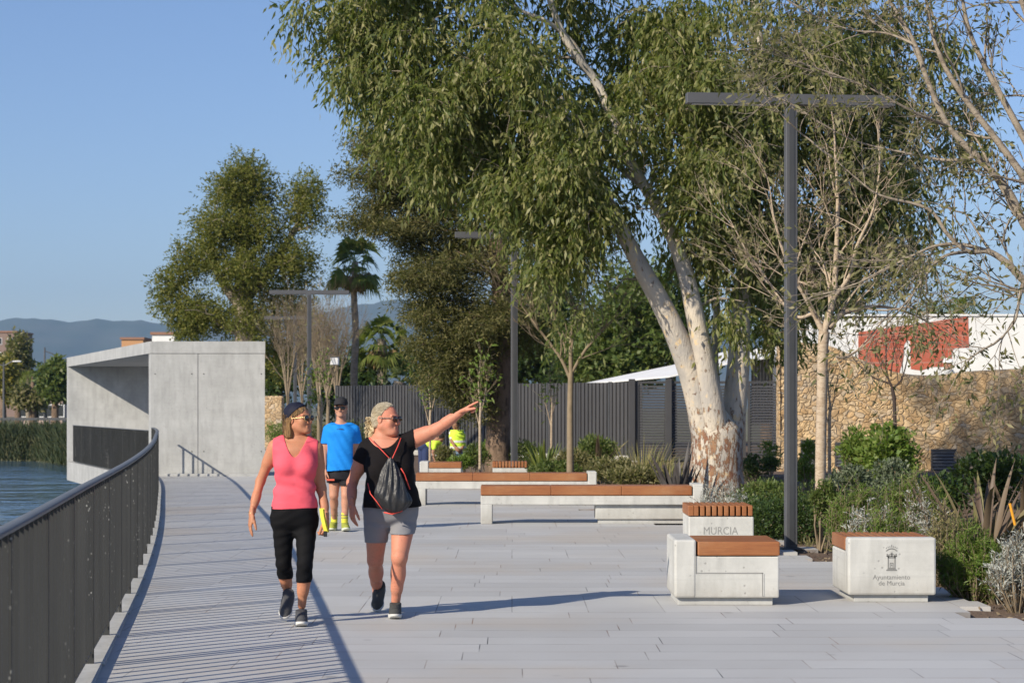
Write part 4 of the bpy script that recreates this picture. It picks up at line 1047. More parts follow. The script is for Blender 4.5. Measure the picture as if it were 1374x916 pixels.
MB().box(-.13, .13, -.1, .1, -.12, .12, .01).build('box_body', MAT['white'], nb); MB().box(-.16, .16, -.14, .12, .125, .15).build('lid', MAT['twig_tan'], nb)
for i, (px, Y, lb) in enumerate([(577, 44, 'thin staked sapling behind the pointing woman'), (644, 41, 'thin staked sapling with fresh leaves left of the conifer trunk'), (740, 47, 'thin leafy sapling before the dark fence right of the conifer'), (431, 48, 'thin sapling just left of the man in blue'), (1113, 34, 'slim pale sapling almost hidden behind the young tree')]):
    twig_tree('sapling', lb, Y, [(px, 620, .03), (px, 570, .028), (px + 1, 540, .022)], [[(px + 1, 545, .02), (px - 2, 515, .012), (px, 490, .007)], [(px, 560, .012), (px + 6, 535, .008), (px + 9, 515, .005)], [(px, 575, .012), (px - 6, 550, .008), (px - 10, 535, .005)]],
        MAT['bark_pale'], 2, 2, .4, 50 + i, MAT['l_green'], 170 if i < 4 else 40, .13, group='staked saplings', spread=.6, up=.4, r=.006, z0=soil_h(PX(px, Y), Y))
# ---- shrubs and bedding plants
def bush(name, label, px, py, rx, ry, Y, mat, n, L, Wd, rd=None, cat='shrub', group=None, fuzz=.25, seed=1, up=.3, stems=12, fill=.35):
    g = np.random.default_rng(seed); S = FPX / Y; c = W(px, py, Y); rd = rd or rx / S * .8
    gz = soil_h(c.x, Y); R3 = np.array((rx / S, rd, ry / S))
    t = thing(name, label, cat, (c.x, Y, gz), group=group)
    k = max(8, n // 55); lob = shell_pts(c, R3 * .78, k, .45, g); lr = (.24 + .22 * g.random(k))[:, None] * R3.min() * 1.25
    ci = g.integers(0, k, n); d = nrmz(g.normal(size=(n, 3)) + np.array([0, 0, .25]))
    P = lob[ci] + d * lr[ci] * (.55 + .6 * g.random((n, 1)) ** .7)
    P[:, 2] = np.maximum(P[:, 2], gz + .02)
    D = d * .8 + g.normal(size=(n, 3)) * .55 + np.array([0, 0, up])
    V, F = leaf_quads(P, D, L * (.6 + .8 * g.random(n)), Wd * (.7 + .6 * g.random(n)), g)
    np_obj('foliage', V, F, mat, t, off=t.location)
    ts = TubeSet(); q = g.choice(k, min(stems, k), replace=False)
    for i in q:
        a = Vector((c.x + g.uniform(-.3, .3) * R3[0], Y + g.uniform(-.3, .3) * R3[1], gz - .03)); b = Vector(lob[i])
        ts.add([a, a.lerp(b, .5) + Vector((g.uniform(-.05, .05), 0, .03)), b], [.012, .009, .005], 4)
    ts.build('stems', MAT['twig_tan'], t, off=t.location)
    return t
def feather_shrub(name, label, px, py, rx, h, Y, mat, ns, L, seed=1, group=None, spread=.5, dens=26, dry=None):
    """upright stems set with many small narrow leaves (silver or fresh green)"""
    g = np.random.default_rng(seed); x = PX(px, Y); S = FPX / Y; gz = soil_h(x, Y); zt = PZ(py, Y); H = zt - gz
    t = thing(name, label, 'shrub', (x, Y, gz), group=group); ts = TubeSet(); Ps = []; Ds = []
    for i in range(ns):
        az = g.uniform(0, 2 * math.pi); rr = math.sqrt(g.random()); hh = H * (1 - .45 * rr * rr) * g.uniform(.75, 1.05)
        b = Vector((x + math.cos(az) * rr * .35 * rx / S, Y + math.sin(az) * rr * .3 * rx / S, gz)); e = Vector((x + math.cos(az) * rr * rx / S, Y + math.sin(az) * rr * rx / S * .8, gz + hh))
        m = b.lerp(e, .55) + Vector((math.cos(az), math.sin(az), -.2)) * rr * .12 * H
        ts.add([b, m, e], [.008, .005, .0025], 3)
        for (s, d_, l0) in [((b, m, e), None, 1.0)]:
            f = g.random(dens) ** .6; p0, p1, p2 = np.array(b), np.array(m), np.array(e)
            P = ((1 - f) ** 2)[:, None] * p0 + (2 * f * (1 - f))[:, None] * p1 + (f * f)[:, None] * p2
            ax = nrmz((p2 - p1)[None, :].repeat(dens, 0)); P = P + g.normal(size=P.shape) * .012
            Ps.append(P); Ds.append(ax * .9 + nrmz(g.normal(size=P.shape)) * spread * 1.6)
        # side sprays
        for k in range(3):
            f = g.uniform(.4, .9); p = b.lerp(m, f * 2) if f < .5 else m.lerp(e, f * 2 - 1); d = ((e - m).normalized() + Vector(g.normal(size=3)) * .55).normalized(); q = p + d * H * g.uniform(.12, .25)
            ts.add([p, q], [.004, .002], 3); kk = dens // 2; f = g.random(kk)[:, None]
            Ps.append(np.array(p) + (np.array(q) - np.array(p)) * f + g.normal(size=(kk, 3)) * .008); Ds.append(np.array(d)[None] * .9 + nrmz(g.normal(size=(kk, 3))) * spread * 1.6)
    P = np.concatenate(Ps); D = np.concatenate(Ds); V, F = leaf_quads(P, D, L * (.5 + .9 * g.random(len(P))), L * .17, g)
    np_obj('foliage', V, F, mat, t, off=t.location); ts.build('stems', MAT['twig_tan'], t, off=t.location)
    return t
def blade_plant(name, label, px, Y, n, H, mat, wd=.05, seed=1, lean=.5, cat='plant', group=None, curve=.5, pz=None, lo=.5):
    g = random.Random(seed); x = PX(px, Y); gz = soil_h(x, Y) if pz is None else pz; t = thing(name, label, cat, (x, Y, gz), group=group); V = []; F = []
    for i in range(n):
        az = g.uniform(0, 2 * math.pi); ln = H * g.uniform(lo, 1.0); le = lean * g.uniform(.1, 1); cu = curve * g.uniform(0, 1) * (1 if g.random() < .7 else 2.2)
        d = Vector((math.cos(az) * math.sin(le), math.sin(az) * math.sin(le), math.cos(le))); side = Vector((-math.sin(az + g.uniform(-1, 1)), math.cos(az), 0)).normalized()
        p = Vector((math.cos(az), math.sin(az), 0)) * (.06 if n < 100 else .30 * g.random()) * H; k = 7; st = len(V); h = Vector((math.cos(az), math.sin(az), 0))
        for j in range(k + 1):
            f = j / k; w_ = wd * (.6 + .8 * math.sin(min(1, f * 1.25) * math.pi * .5)) * (1 - f ** 3) * .5 + .001
            q = p + side * w_; r_ = p - side * w_; fold = d.cross(side) * w_ * .5
            V += [tuple(q + fold), tuple(p), tuple(r_ + fold)]
            dd = (d + h * cu * f * 1.2 - Vector((0, 0, cu * f * f * 1.6))).normalized(); p = p + dd * ln / k
        for j in range(k):
            a = st + 3 * j; F += [(a, a + 1, a + 4, a + 3), (a + 1, a + 2, a + 5, a + 4)]
    np_obj('leaves', V, F, mat, t, smooth=True)
    return t

# hedge and shrubs right of the MURCIA seat
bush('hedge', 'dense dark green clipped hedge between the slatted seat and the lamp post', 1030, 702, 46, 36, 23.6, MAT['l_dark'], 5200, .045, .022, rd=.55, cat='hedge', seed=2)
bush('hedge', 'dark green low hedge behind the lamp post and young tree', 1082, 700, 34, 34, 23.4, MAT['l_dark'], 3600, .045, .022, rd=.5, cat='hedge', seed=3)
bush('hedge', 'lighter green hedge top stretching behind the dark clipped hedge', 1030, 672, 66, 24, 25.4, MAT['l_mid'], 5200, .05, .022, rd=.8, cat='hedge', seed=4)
feather_shrub('silver_shrub', 'silver leaved shrub rising behind the MURCIA seat', 968, 640, 40, 1, 24.6, MAT['l_silver'], 46, .05, 5, group='silver leaved shrubs')
feather_shrub('silver_shrub', 'wide silver shrub just behind the castle emblem seat', 1216, 640, 44, 1, 18.6, MAT['l_silver'], 34, .045, 6, group='silver leaved shrubs', spread=.6)
feather_shrub('silver_shrub', 'silver shrub behind the left corner of the castle emblem seat', 1160, 668, 34, 1, 18.0, MAT['l_silver'], 26, .045, 7, group='silver leaved shrubs', spread=.6)
feather_shrub('silver_shrub', 'nearest silver shrub at the right edge of the photo', 1366, 712, 40, 1, 15.4, MAT['l_silver'], 60, .045, 8, group='silver leaved shrubs', spread=.6)
feather_shrub('green_shrub', 'low feathery green shrub rising just above the slats of the castle emblem seat', 1190, 676, 46, 1, 17.9, MAT['l_green'], 80, .05, 27, group='feathery green shrubs', spread=.9, dens=30)
feather_shrub('green_shrub', 'feathery light green shrub right of the castle emblem seat', 1306, 712, 50, 1, 16.3, MAT['l_green'], 130, .055, 9, group='feathery green shrubs', spread=.9, dens=34)
feather_shrub('green_shrub', 'small feathery green shrub low at the right edge of the soil', 1338, 735, 34, 1, 16.2, MAT['l_mid'], 70, .05, 10, group='feathery green shrubs', spread=.9, dens=30)
feather_shrub('green_shrub', 'feathery green shrub between the young tree and the silver shrubs', 1150, 640, 44, 1, 20.5, MAT['l_green'], 90, .055, 11, group='feathery green shrubs', spread=.9, dens=30)
feather_shrub('green_shrub', 'feathery green shrub behind the wide silver shrub', 1225, 622, 50, 1, 20.8, MAT['l_green'], 100, .055, 12, group='feathery green shrubs', spread=.9, dens=30)
feather_shrub('green_shrub', 'dark feathery shrub in front of the bronze flax', 1290, 690, 44, 1, 18.4, MAT['l_mid'], 90, .05, 13, group='feathery green shrubs', spread=.9, dens=30)
feather_shrub('dry_shrub', 'pale dried out shrub between the castle emblem seat and the flax', 1268, 672, 30, 1, 17.8, MAT['l_dry'], 40, .05, 14, spread=.7)
bush('leafy_shrub', 'grey green rounded shrub right of the young tree trunk', 1140, 655, 30, 34, 23, MAT['l_grey'], 2400, .05, .024, seed=15, group='leafy shrubs before the stone wall')
bush('leafy_shrub', 'grey green rounded shrub below the black stemmed sapling', 1196, 650, 36, 38, 22.5, MAT['l_grey'], 2800, .05, .024, seed=16, group='leafy shrubs before the stone wall')
bush('leafy_shrub', 'bright green broad leaved shrub before the stone wall', 1192, 612, 44, 36, 30, MAT['l_green'], 2600, .09, .06, seed=17, group='leafy shrubs before the stone wall')
bush('leafy_shrub', 'upright yellow green shrub between the young tree and the bright shrub', 1146, 606, 22, 34, 31, MAT['l_green'], 1500, .08, .03, seed=18, group='leafy shrubs before the stone wall', up=.8)
bush('leafy_shrub', 'upright yellow green shrub in front of the small wall opening', 1082, 622, 18, 34, 33, MAT['l_green'], 900, .08, .03, seed=19, group='leafy shrubs before the stone wall', up=.8)
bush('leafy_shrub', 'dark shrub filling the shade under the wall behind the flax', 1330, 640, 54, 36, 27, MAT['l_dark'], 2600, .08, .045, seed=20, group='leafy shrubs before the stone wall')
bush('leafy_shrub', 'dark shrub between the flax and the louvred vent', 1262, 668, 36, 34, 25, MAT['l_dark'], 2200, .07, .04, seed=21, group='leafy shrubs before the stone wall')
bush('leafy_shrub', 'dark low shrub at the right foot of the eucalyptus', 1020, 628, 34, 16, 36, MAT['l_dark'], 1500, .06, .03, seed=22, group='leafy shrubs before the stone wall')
bush('leafy_shrub', 'small yellow green shrub before the louvred gate right of the eucalyptus', 1034, 612, 14, 22, 38, MAT['l_green'], 600, .07, .03, seed=23, group='leafy shrubs before the stone wall')
bush('leafy_shrub', 'olive green shrub just left of the feathery ones by the lamp post', 1104, 672, 20, 30, 21.8, MAT['l_mid'], 1500, .045, .02, seed=25, group='leafy shrubs before the stone wall')
blade_plant('bronze_flax', 'big bronze flax with long stiff leaves before the shaded wall', 1320, 18.6, 42, 1.25, MAT['l_phor'], .055, 31, .75, cat='flax', group='bronze flax plants', curve=.5)
blade_plant('bronze_flax', 'second bronze flax at the right edge of the photo', 1372, 19.2, 26, 1.1, MAT['l_phor'], .05, 32, .8, cat='flax', group='bronze flax plants')
blade_plant('bronze_flax', 'bronze flax left of the big one, leaning over the silver shrub', 1272, 20.0, 18, 1.1, MAT['l_phor'], .05, 33, .8, cat='flax', group='bronze flax plants')
blade_plant('bronze_flax', 'dark red flax by the bare tree before the dark fence', 802, 40, 22, 1.1, MAT['l_phor'], .07, 34, .9, cat='flax', group='bronze flax plants')
blade_plant('bronze_flax', 'dark withered flax at the left foot of the eucalyptus', 910, 30.2, 30, 1.15, plain('withered flax', (.085, .08, .075), .6, (.05, .04, .04), 5), .075, 35, .45, cat='flax', group=None, curve=.1)
blade_plant('spiky_yucca', 'green spiky yucca rosette behind the second lamp post', 729, 41, 60, 1.0, MAT['l_palm'], .06, 36, 1.35, cat='yucca', curve=.1, lo=.8)
# middle beds before the fence
mid = [('fine dry grass clump left of the withered flax', 862, 612, 36, 26, 35, 'l_dry'), ('green and straw coloured clump behind the right end of the front bench', 820, 632, 40, 16, 33.5, 'l_olive'),
       ('leafy green mound behind the rear bench end', 800, 606, 30, 18, 40, 'l_mid'), ('green mound beside the yucca', 770, 622, 30, 16, 39, 'l_olive'), ('green mound left of the yucca', 700, 612, 24, 18, 43, 'l_mid'),
       ('dark leafy mound right of the standing worker', 640, 612, 20, 14, 42, 'l_mid'), ('olive mound between the two workers', 596, 612, 16, 12, 44, 'l_olive'), ('straw coloured grass clump close to the eucalyptus trunk', 893, 634, 34, 20, 33, 'l_dry'),
       ('green mound under the dark fence behind the seats', 655, 606, 24, 12, 46, 'l_green'), ('low green patch in front of the standing worker', 618, 621, 22, 8, 40.5, 'l_green'), ('leafy mound behind the man in blue', 472, 588, 30, 22, 62, 'l_mid'),
       ('leafy mound right of the pavilion', 372, 582, 20, 18, 66, 'l_green'), ('brown and green mound left of the man in blue', 425, 585, 26, 18, 64, 'l_olive'), ('green mound in front of the conifer trunk', 745, 632, 44, 12, 36.5, 'l_mid'), ('grassy mound between rear bench and withered flax', 850, 640, 50, 12, 32, 'l_olive')]
for i, (lb, px, py, rx, ry, Y, mt) in enumerate(mid):
    if mt == 'l_dry':
        blade_plant('grass_clump', lb, px, Y, 420, PZ(py - ry, Y) - soil_h(PX(px, Y), Y) + .1, MAT[mt], .013, 60 + i, .75, cat='grass clump', group='dry grass clumps', curve=.5, lo=.4); continue
    bush('bedding_shrub', lb, px, py, rx, ry, Y, MAT[mt], 2800 if rx > 25 else 1500, .075, .026, seed=60 + i, group='shrubs in the planting bed', up=.9 if mt == 'l_dry' else .4)
tag(MB().tube([tuple(W(1362, 704, 17.4)), tuple(W(1355, 675, 17.4))], .012, 8).build('plant_marker', plain('orange marker', (.75, .33, .02), .5)), 'yellow orange marker stake among the flax leaves', 'marker')
# reeds along the far bank, grass: nobody could count them
g = np.random.default_rng(77); n = 42000
xs = g.uniform(-75, -27, n); tt = np.clip((-xs - 28.9) / 31, 0, 1); yb = np.where(xs > -33, 128 + (-xs - 28.9) * 2.4, 138 + (-xs - 33) * .3) - .6 + 9 * g.random(n) ** 2
P = np.stack([xs, yb, -2.3 + g.random(n) * 2.3], 1); D = g.normal(size=(n, 3)) * .35 + np.array([0, 0, 1.0])
V, F = leaf_quads(P, D, .8 * (.6 + .6 * g.random(n)), .07, g)
tag(np_obj('reeds', V, F, MAT['l_reed']), kind='stuff')
n = 22000; ys_ = 14 + 32 * g.random(n) ** .8; ex_ = np.array([edgeX(v) for v in ys_]); xs = ex_ + .55 + 6.5 * g.random(n) ** 1.3
keep = (np.sin(xs * 1.7 + ys_) + np.sin(ys_ * .9 - xs * 2.1) + g.normal(size=n) * .5 > -.2) & ~((ys_ < 18.5) & (xs < ex_ + 1.2)); xs, ys_ = xs[keep], ys_[keep]; n = len(xs)
P = np.stack([xs, ys_, np.array([soil_h(a, b) for a, b in zip(xs, ys_)])], 1)
V, F = leaf_quads(P, g.normal(size=(n, 3)) * .55 + np.array([0, 0, .9]), .10 * (.5 + g.random(n)), .018, g)
tag(np_obj('ground_cover', V, F, MAT['l_olive']), kind='stuff')
n = 1500; ys_ = g.uniform(12, 24, n); xs = np.array([edgeX(v) for v in ys_]) + .2 + 1.6 * g.random(n); P = np.stack([xs, ys_, np.array([soil_h(a, b) for a, b in zip(xs, ys_)]) + .015], 1)
V, F = leaf_quads(P, g.normal(size=(n, 3)) * np.array([1, 1, .2]), .05 * (.4 + g.random(n)), .028, g)
tag(np_obj('mulch', V, F, MAT['twig_tan']), kind='stuff')
# ================================================================== people: one smooth surface per body from blended solids
def surface_nets(D, org, cell):
    nx, ny, nz = D.shape; ins = D < 0
    S = np.zeros((nx - 1, ny - 1, nz - 1, 3), np.float32); C = np.zeros((nx - 1, ny - 1, nz - 1), np.float32)
    quads_src = []
    for ax in range(3):
        sl0 = [slice(None)] * 3; sl1 = [slice(None)] * 3; sl0[ax] = slice(0, -1); sl1[ax] = slice(1, None)
        a, b = D[tuple(sl0)], D[tuple(sl1)]; m = ins[tuple(sl0)] != ins[tuple(sl1)]
        I = np.argwhere(m); va, vb = a[m], b[m]; t = va / (va - vb)
        pos = I.astype(np.float32); pos[:, ax] += t
        o1, o2 = [k for k in range(3) if k != ax]
        for da in (0, -1):
            for db in (0, -1):
                J = I.copy(); J[:, o1] += da; J[:, o2] += db
                ok = (J[:, 0] >= 0) & (J[:, 1] >= 0) & (J[:, 2] >= 0) & (J[:, 0] < nx - 1) & (J[:, 1] < ny - 1) & (J[:, 2] < nz - 1)
                j = J[ok]; np.add.at(S, (j[:, 0], j[:, 1], j[:, 2]), pos[ok]); np.add.at(C, (j[:, 0], j[:, 1], j[:, 2]), 1)
        quads_src.append((ax, I, va < 0))
    act = C > 0; idx = -np.ones(C.shape, np.int64); idx[act] = np.arange(act.sum())
    V = S[act] / C[act][:, None] * cell + np.array(org, np.float32)
    Fs = []
    for ax, I, neg in quads_src:
        o1, o2 = [(1, 2), (2, 0), (0, 1)][ax]
        ok = (I[:, o1] > 0) & (I[:, o2] > 0) & (I[:, o1] < D.shape[o1] - 1) & (I[:, o2] < D.shape[o2] - 1); I = I[ok]; neg = neg[ok]
        def g(a, b):
            J = I.copy(); J[:, o1] += a; J[:, o2] += b; return idx[J[:, 0], J[:, 1], J[:, 2]]
        q = np.stack([g(-1, -1), g(0, -1), g(0, 0), g(-1, 0)], 1); q[~neg] = q[~neg][:, ::-1]; Fs.append(q)
    return V, np.concatenate(Fs)
class Field:
    def __init__(s, lo, hi, cell):
        s.cell = cell; s.lo = np.array(lo, float); n = [int(math.ceil((h - l) / cell)) + 1 for l, h in zip(lo, hi)]
        s.ax = [s.lo[i] + np.arange(n[i]) * cell for i in range(3)]; s.D = np.full(n, 1.0, np.float32)
    def _blk(s, lo, hi):
        r = []
        for i in range(3):
            a = int(np.searchsorted(s.ax[i], lo[i])); b = int(np.searchsorted(s.ax[i], hi[i], side='right'))
            r.append(slice(max(0, a - 1), min(len(s.ax[i]), b + 1)))
        X, Y, Z = np.meshgrid(*[s.ax[i][r[i]] for i in range(3)], indexing='ij', sparse=True)
        return tuple(r), X, Y, Z
    def put(s, lo, hi, fn, k=.02, sub=False):
        m = k + 3 * s.cell; lo = [v - m for v in lo]; hi = [v + m for v in hi]
        r, X, Y, Z = s._blk(lo, hi)
        if any(q.stop <= q.start for q in r): return s
        d = fn(X, Y, Z).astype(np.float32); a = s.D[r]
        if sub:
            a2 = -a; h = np.maximum(k - np.abs(a2 - d), 0) / max(k, 1e-6); s.D[r] = -(np.minimum(a2, d) - h * h * k * .25)
        else:
            h = np.maximum(k - np.abs(a - d), 0) / max(k, 1e-6); s.D[r] = np.minimum(a, d) - h * h * k * .25
        return s
    def cap(s, a, b, ra, rb=None, k=.02, flat=None, sub=False):
        a = np.array(a, float); b = np.array(b, float); rb = ra if rb is None else rb; ba = b - a; bb = max(ba @ ba, 1e-9); R_ = max(ra, rb) * (max(1, 1 if flat is None else flat[1]))
        def fn(X, Y, Z):
            x, y, z = X - a[0], Y - a[1], Z - a[2]
            h = np.clip((x * ba[0] + y * ba[1] + z * ba[2]) / bb, 0, 1); qx, qy, qz = x - ba[0] * h, y - ba[1] * h, z - ba[2] * h
            if flat is not None:
                u, sc = flat; u = np.array(u, float); u = u / np.linalg.norm(u); dt = qx * u[0] + qy * u[1] + qz * u[2]; f = 1 / sc - 1
                qx, qy, qz = qx + u[0] * dt * f, qy + u[1] * dt * f, qz + u[2] * dt * f
            return np.sqrt(qx * qx + qy * qy + qz * qz) - (ra + (rb - ra) * h)
        return s.put(np.minimum(a, b) - R_, np.maximum(a, b) + R_, fn, k, sub)
    def ell(s, c, r, k=.02, sub=False):
        c = np.array(c, float); r = np.array(r, float)
        def fn(X, Y, Z):
            x, y, z = X - c[0], Y - c[1], Z - c[2]
            k0 = np.sqrt((x / r[0]) ** 2 + (y / r[1]) ** 2 + (z / r[2]) ** 2); k1 = np.sqrt((x / r[0] ** 2) ** 2 + (y / r[1] ** 2) ** 2 + (z / r[2] ** 2) ** 2)
            return k0 * (k0 - 1) / np.maximum(k1, 1e-6)
        return s.put(c - r, c + r, fn, k, sub)
    def loft(s, rows, k=.02, grow=0, e=2.3, wav=None):
        """rows: (z, cx, cy, rx, ry) from low to high"""
        T = np.array(sorted(rows), float); zz = np.linspace(T[0, 0], T[-1, 0], 60); cols = [np.interp(zz, *smooth_tab(np.stack([T[:, 0], T[:, j]], 1), 60).T) for j in range(1, 5)]
        z0, z1 = T[0, 0], T[-1, 0]; rm = T[:, 3:].max() + grow + .02
        lo = [T[:, 1].min() - rm, T[:, 2].min() - rm, z0 - grow]; hi = [T[:, 1].max() + rm, T[:, 2].max() + rm, z1 + grow]
        def fn(X, Y, Z):
            cx, cy_, rx, ry = [np.interp(Z, zz, c) for c in cols]; rx = rx + grow; ry = ry + grow
            d = ((np.abs(X - cx) / rx) ** e + (np.abs(Y - cy_) / ry) ** e) ** (1 / e)
            d = (d - 1) * np.minimum(rx, ry)
            if wav is not None: d = d + wav(X, Y, Z)
            return np.maximum(d, np.maximum(z0 - grow - Z, Z - z1 - grow))
        return s.put(lo, hi, fn, k)
    def cut(s, fn):
        X, Y, Z = np.meshgrid(*s.ax, indexing='ij', sparse=True); s.D = np.maximum(s.D, fn(X, Y, Z).astype(np.float32)); return s
    def warp(s, fn):
        X, Y, Z = np.meshgrid(*s.ax, indexing='ij', sparse=True); s.D = s.D + fn(X, Y, Z).astype(np.float32); return s
    def mesh(s): return surface_nets(s.D, s.lo, s.cell)
def field_obj(f, name, mat, parent, M=None):
    V, F = f.mesh() if isinstance(f, Field) else f
    if M is not None: V = V @ np.array(M.to_3x3()).T + np.array(M.translation)
    return np_obj(name, V, F, mat, parent, True)
def join_meshes(lst):
    Vs = []; Fs = []; o = 0
    for V, F in lst: Vs.append(V); Fs.append(F + o); o += len(V)
    return np.concatenate(Vs), np.concatenate(Fs)
def xf(VF, M): V, F = VF; return V @ np.array(M.to_3x3()).T + np.array(M.translation), F

def skin_mat(name, c, red):
    t = NT(name); n = t.noise(9, 4, .6); col = t.mix(t.ramp(n, [(.35, 0), (.7, 1)]), c, red); fr = t.noise(60, 3, .6); col = t.mix(t.math('MULTIPLY', t.ramp(fr, [(.55, 0), (.7, 1)]), .35), col, [x * .62 for x in c]); t.base(col); t.rough(.58); t.bsdf.inputs['Specular IOR Level'].default_value = .32
    t.bsdf.inputs['Subsurface Weight'].default_value = .08; t.bsdf.inputs['Subsurface Radius'].default_value = (.012, .005, .003)
    t.bump(t.noise(90, 3), .12, .002); return t.m
def cloth(name, c, c2=None, rough=.85, bump=.25, sheen=0):
    t = NT(name); n = t.noise(6, 4, .6); t.base(t.mix(n, c, c2 or [x * .8 for x in c])); t.rough(rough)
    t.bump(t.math('ADD', t.noise(7, 3, .6, stretch=(1, 1, 1.6)), t.math('MULTIPLY', t.noise(320, 2), .06)), bump, .02)
    t.bsdf.inputs['Specular IOR Level'].default_value = sheen or .2; return t.m
def hair_mat(name, a, b, sc=30, st=(6, 6, .6)):
    t = NT(name); n = t.noise(sc, 4, .7, stretch=st); n2 = t.noise(6, 3)
    t.base(t.mix(t.ramp(t.math('ADD', t.math('MULTIPLY', n, .6), t.math('MULTIPLY', n2, .4)), [(.40, 0), (.6, 1)]), a, b)); t.rough(.5); t.bump(n, 1.0, .02); return t.m

def head_field(cell=.0032, male=False, heavy=0):
    f = Field((-.11, -.14, -.20), (.11, .13, .14), cell)
    f.ell((0, .015, .030), (.073, .094, .083), .01)
    f.ell((0, -.022, -.030), (.060 + heavy * .5, .070, .084), .03)
    for s in (-1, 1):
        f.cap((s * .048, .005, -.055), (s * .018, -.070, -.092), .024 + heavy, .018, .03)
        f.ell((s * .036, -.060, -.026), (.022 + heavy, .018, .024), .03)
        f.ell((s * .031, -.094, .004), (.021, .014, .014), .012, sub=True)
        f.ell((s * .031, -.078, .002), (.013, .012, .011), .004)
        f.ell((s * .076, .012, -.006), (.008, .019, .031), .008); f.ell((s * .084, .008, -.004), (.006, .010, .018), .004, sub=True)
        f.cap((s * .010, -.084, .022), (s * .044, -.074, .024), .008, .007, .012)
        f.ell((s * .011, -.101, -.034), (.009, .011, .008), .006)
    f.ell((0, -.076, -.094), (.020, .016, .016), .02)
    f.cap((0, -.086, .012), (0, -.108, -.027), .0075, .0115, .012)
    f.cap((-.018, -.087, -.062), (.018, -.087, -.062), .006, .006, .008); f.cap((-.015, -.085, -.071), (.015, -.085, -.071), .0065, .0065, .008)
    f.ell((0, -.0975, -.0665), (.016, .005, .0015), .003, sub=True)
    if heavy: f.ell((0, -.045, -.105), (.045, .045, .025), .03)
    f.cap((0, .018, -.06), (0, .032, -.20), .052 + heavy * .6 + (.006 if male else 0), .054 + heavy + (.006 if male else 0), .025)
    return f
def hair_shell(cell, grow, cuts, extra=None, nape=0):
    f = Field((-.15, -.15, -.26), (.15, .20, .17), cell)
    f.ell((0, .017, .030), (.073 + grow, .094 + grow, .083 + grow), .01)
    if extra: extra(f)
    for c in cuts: f.cut(c)
    return f
def sunglasses(parent, M, frame, lens, r=(.028, .020), gap=.033):
    f = Field((-.10, -.13, -.05), (.10, .03, .05), .0028)
    for s in (-1, 1):
        f.cap((s * (gap + r[0] - .002), -.090, .008), (s * .083, .010, .004), .0035, .003, .002)
        f.cap((s * (gap - r[0] + .004), -.100, .008), (0, -.103, .009), .003, .003, .002)
        f.ell((s * gap, -.097, .0), (r[0] + .004, .0060, r[1] + .004), .002)
    g = field_obj(f, 'sunglasses', frame, parent, M)
    for s in (-1, 1):
        h = Field((s * gap - .04, -.12, -.04), (s * gap + .04, -.07, .04), .0028)
        h.ell((s * gap, -.1005, .0), (r[0], .0058, r[1]), .001); field_obj(h, 'lens', lens, g, M)
    return g
def hand_mesh(wrist, d, s, n, curl, spread=.0, thumb=(.5, .3), sc=1.0, idx=None, cell=.0028):
    """wrist point; d along the fingers, s towards the thumb, n palm normal (fingers bend towards n)"""
    d, s, n = [np.array(Vector(v).normalized()) for v in (d, s, n)]
    s = s - d * (s @ d); s /= np.linalg.norm(s); nn = np.cross(d, s); n = nn if nn @ n > 0 else -nn; w = np.array(wrist, float)
    L = lambda a, b, c=0: w + sc * (d * a + s * b + n * c)
    f = Field(w - .21 * sc, w + .21 * sc, cell)
    fl = (n, .62)
    f.cap(L(-.045, 0), L(.0, 0), .024 * sc, .023 * sc, .01, (n, .8))
    f.cap(L(0, .004), L(.045, .016, .004), .024 * sc, .022 * sc, .015, fl); f.cap(L(0, -.004), L(.045, -.018, .004), .023 * sc, .020 * sc, .015, fl)
    f.cap(L(.02, .030, .006), L(.082, .030), .014 * sc, .0125 * sc, .014, (n, .8)); f.cap(L(.03, .010), L(.086, .010), .016 * sc, .0125 * sc, .014, (n, .75)); f.cap(L(.03, -.010), L(.083, -.010), .016 * sc, .012 * sc, .014, (n, .75)); f.cap(L(.02, -.028, .004), L(.076, -.029), .014 * sc, .011 * sc, .014, (n, .8))
    fing = [(.083, .031, .068), (.088, .0105, .076), (.085, -.0105, .070), (.077, -.030, .056)]
    for i, (a, b, ln) in enumerate(fing):
        c = curl[i]; p = L(a, b); sp = (b / .03) * spread; r = (.0088, .0090, .0086, .0076)[i] * sc; an = 0
        for j, fr in enumerate((.45, .31, .24)):
            an += c * (1.0, 1.15, .8)[j]
            q = p + sc * ln * fr * ((d * math.cos(sp) + s * math.sin(sp)) * math.cos(an) + n * math.sin(an))
            f.cap(p, q, r * (1 - .08 * j), r * (.93 - .09 * j), .0035); p = q
    ta, tb = thumb; p = L(.018, .020, .008); q = p + sc * .042 * (d * math.cos(ta) + s * math.sin(ta) + n * .25); f.cap(p, q, .0150 * sc, .0115 * sc, .012)
    r_ = q + sc * .032 * (d * math.cos(tb) + s * math.sin(tb) + n * .35); f.cap(q, r_, .0112 * sc, .0095 * sc, .004)
    u = r_ + sc * .024 * (d * math.cos(tb * .6) + s * math.sin(tb * .6) + n * .35); f.cap(r_, u, .0095 * sc, .0075 * sc, .004)
    return f.mesh()
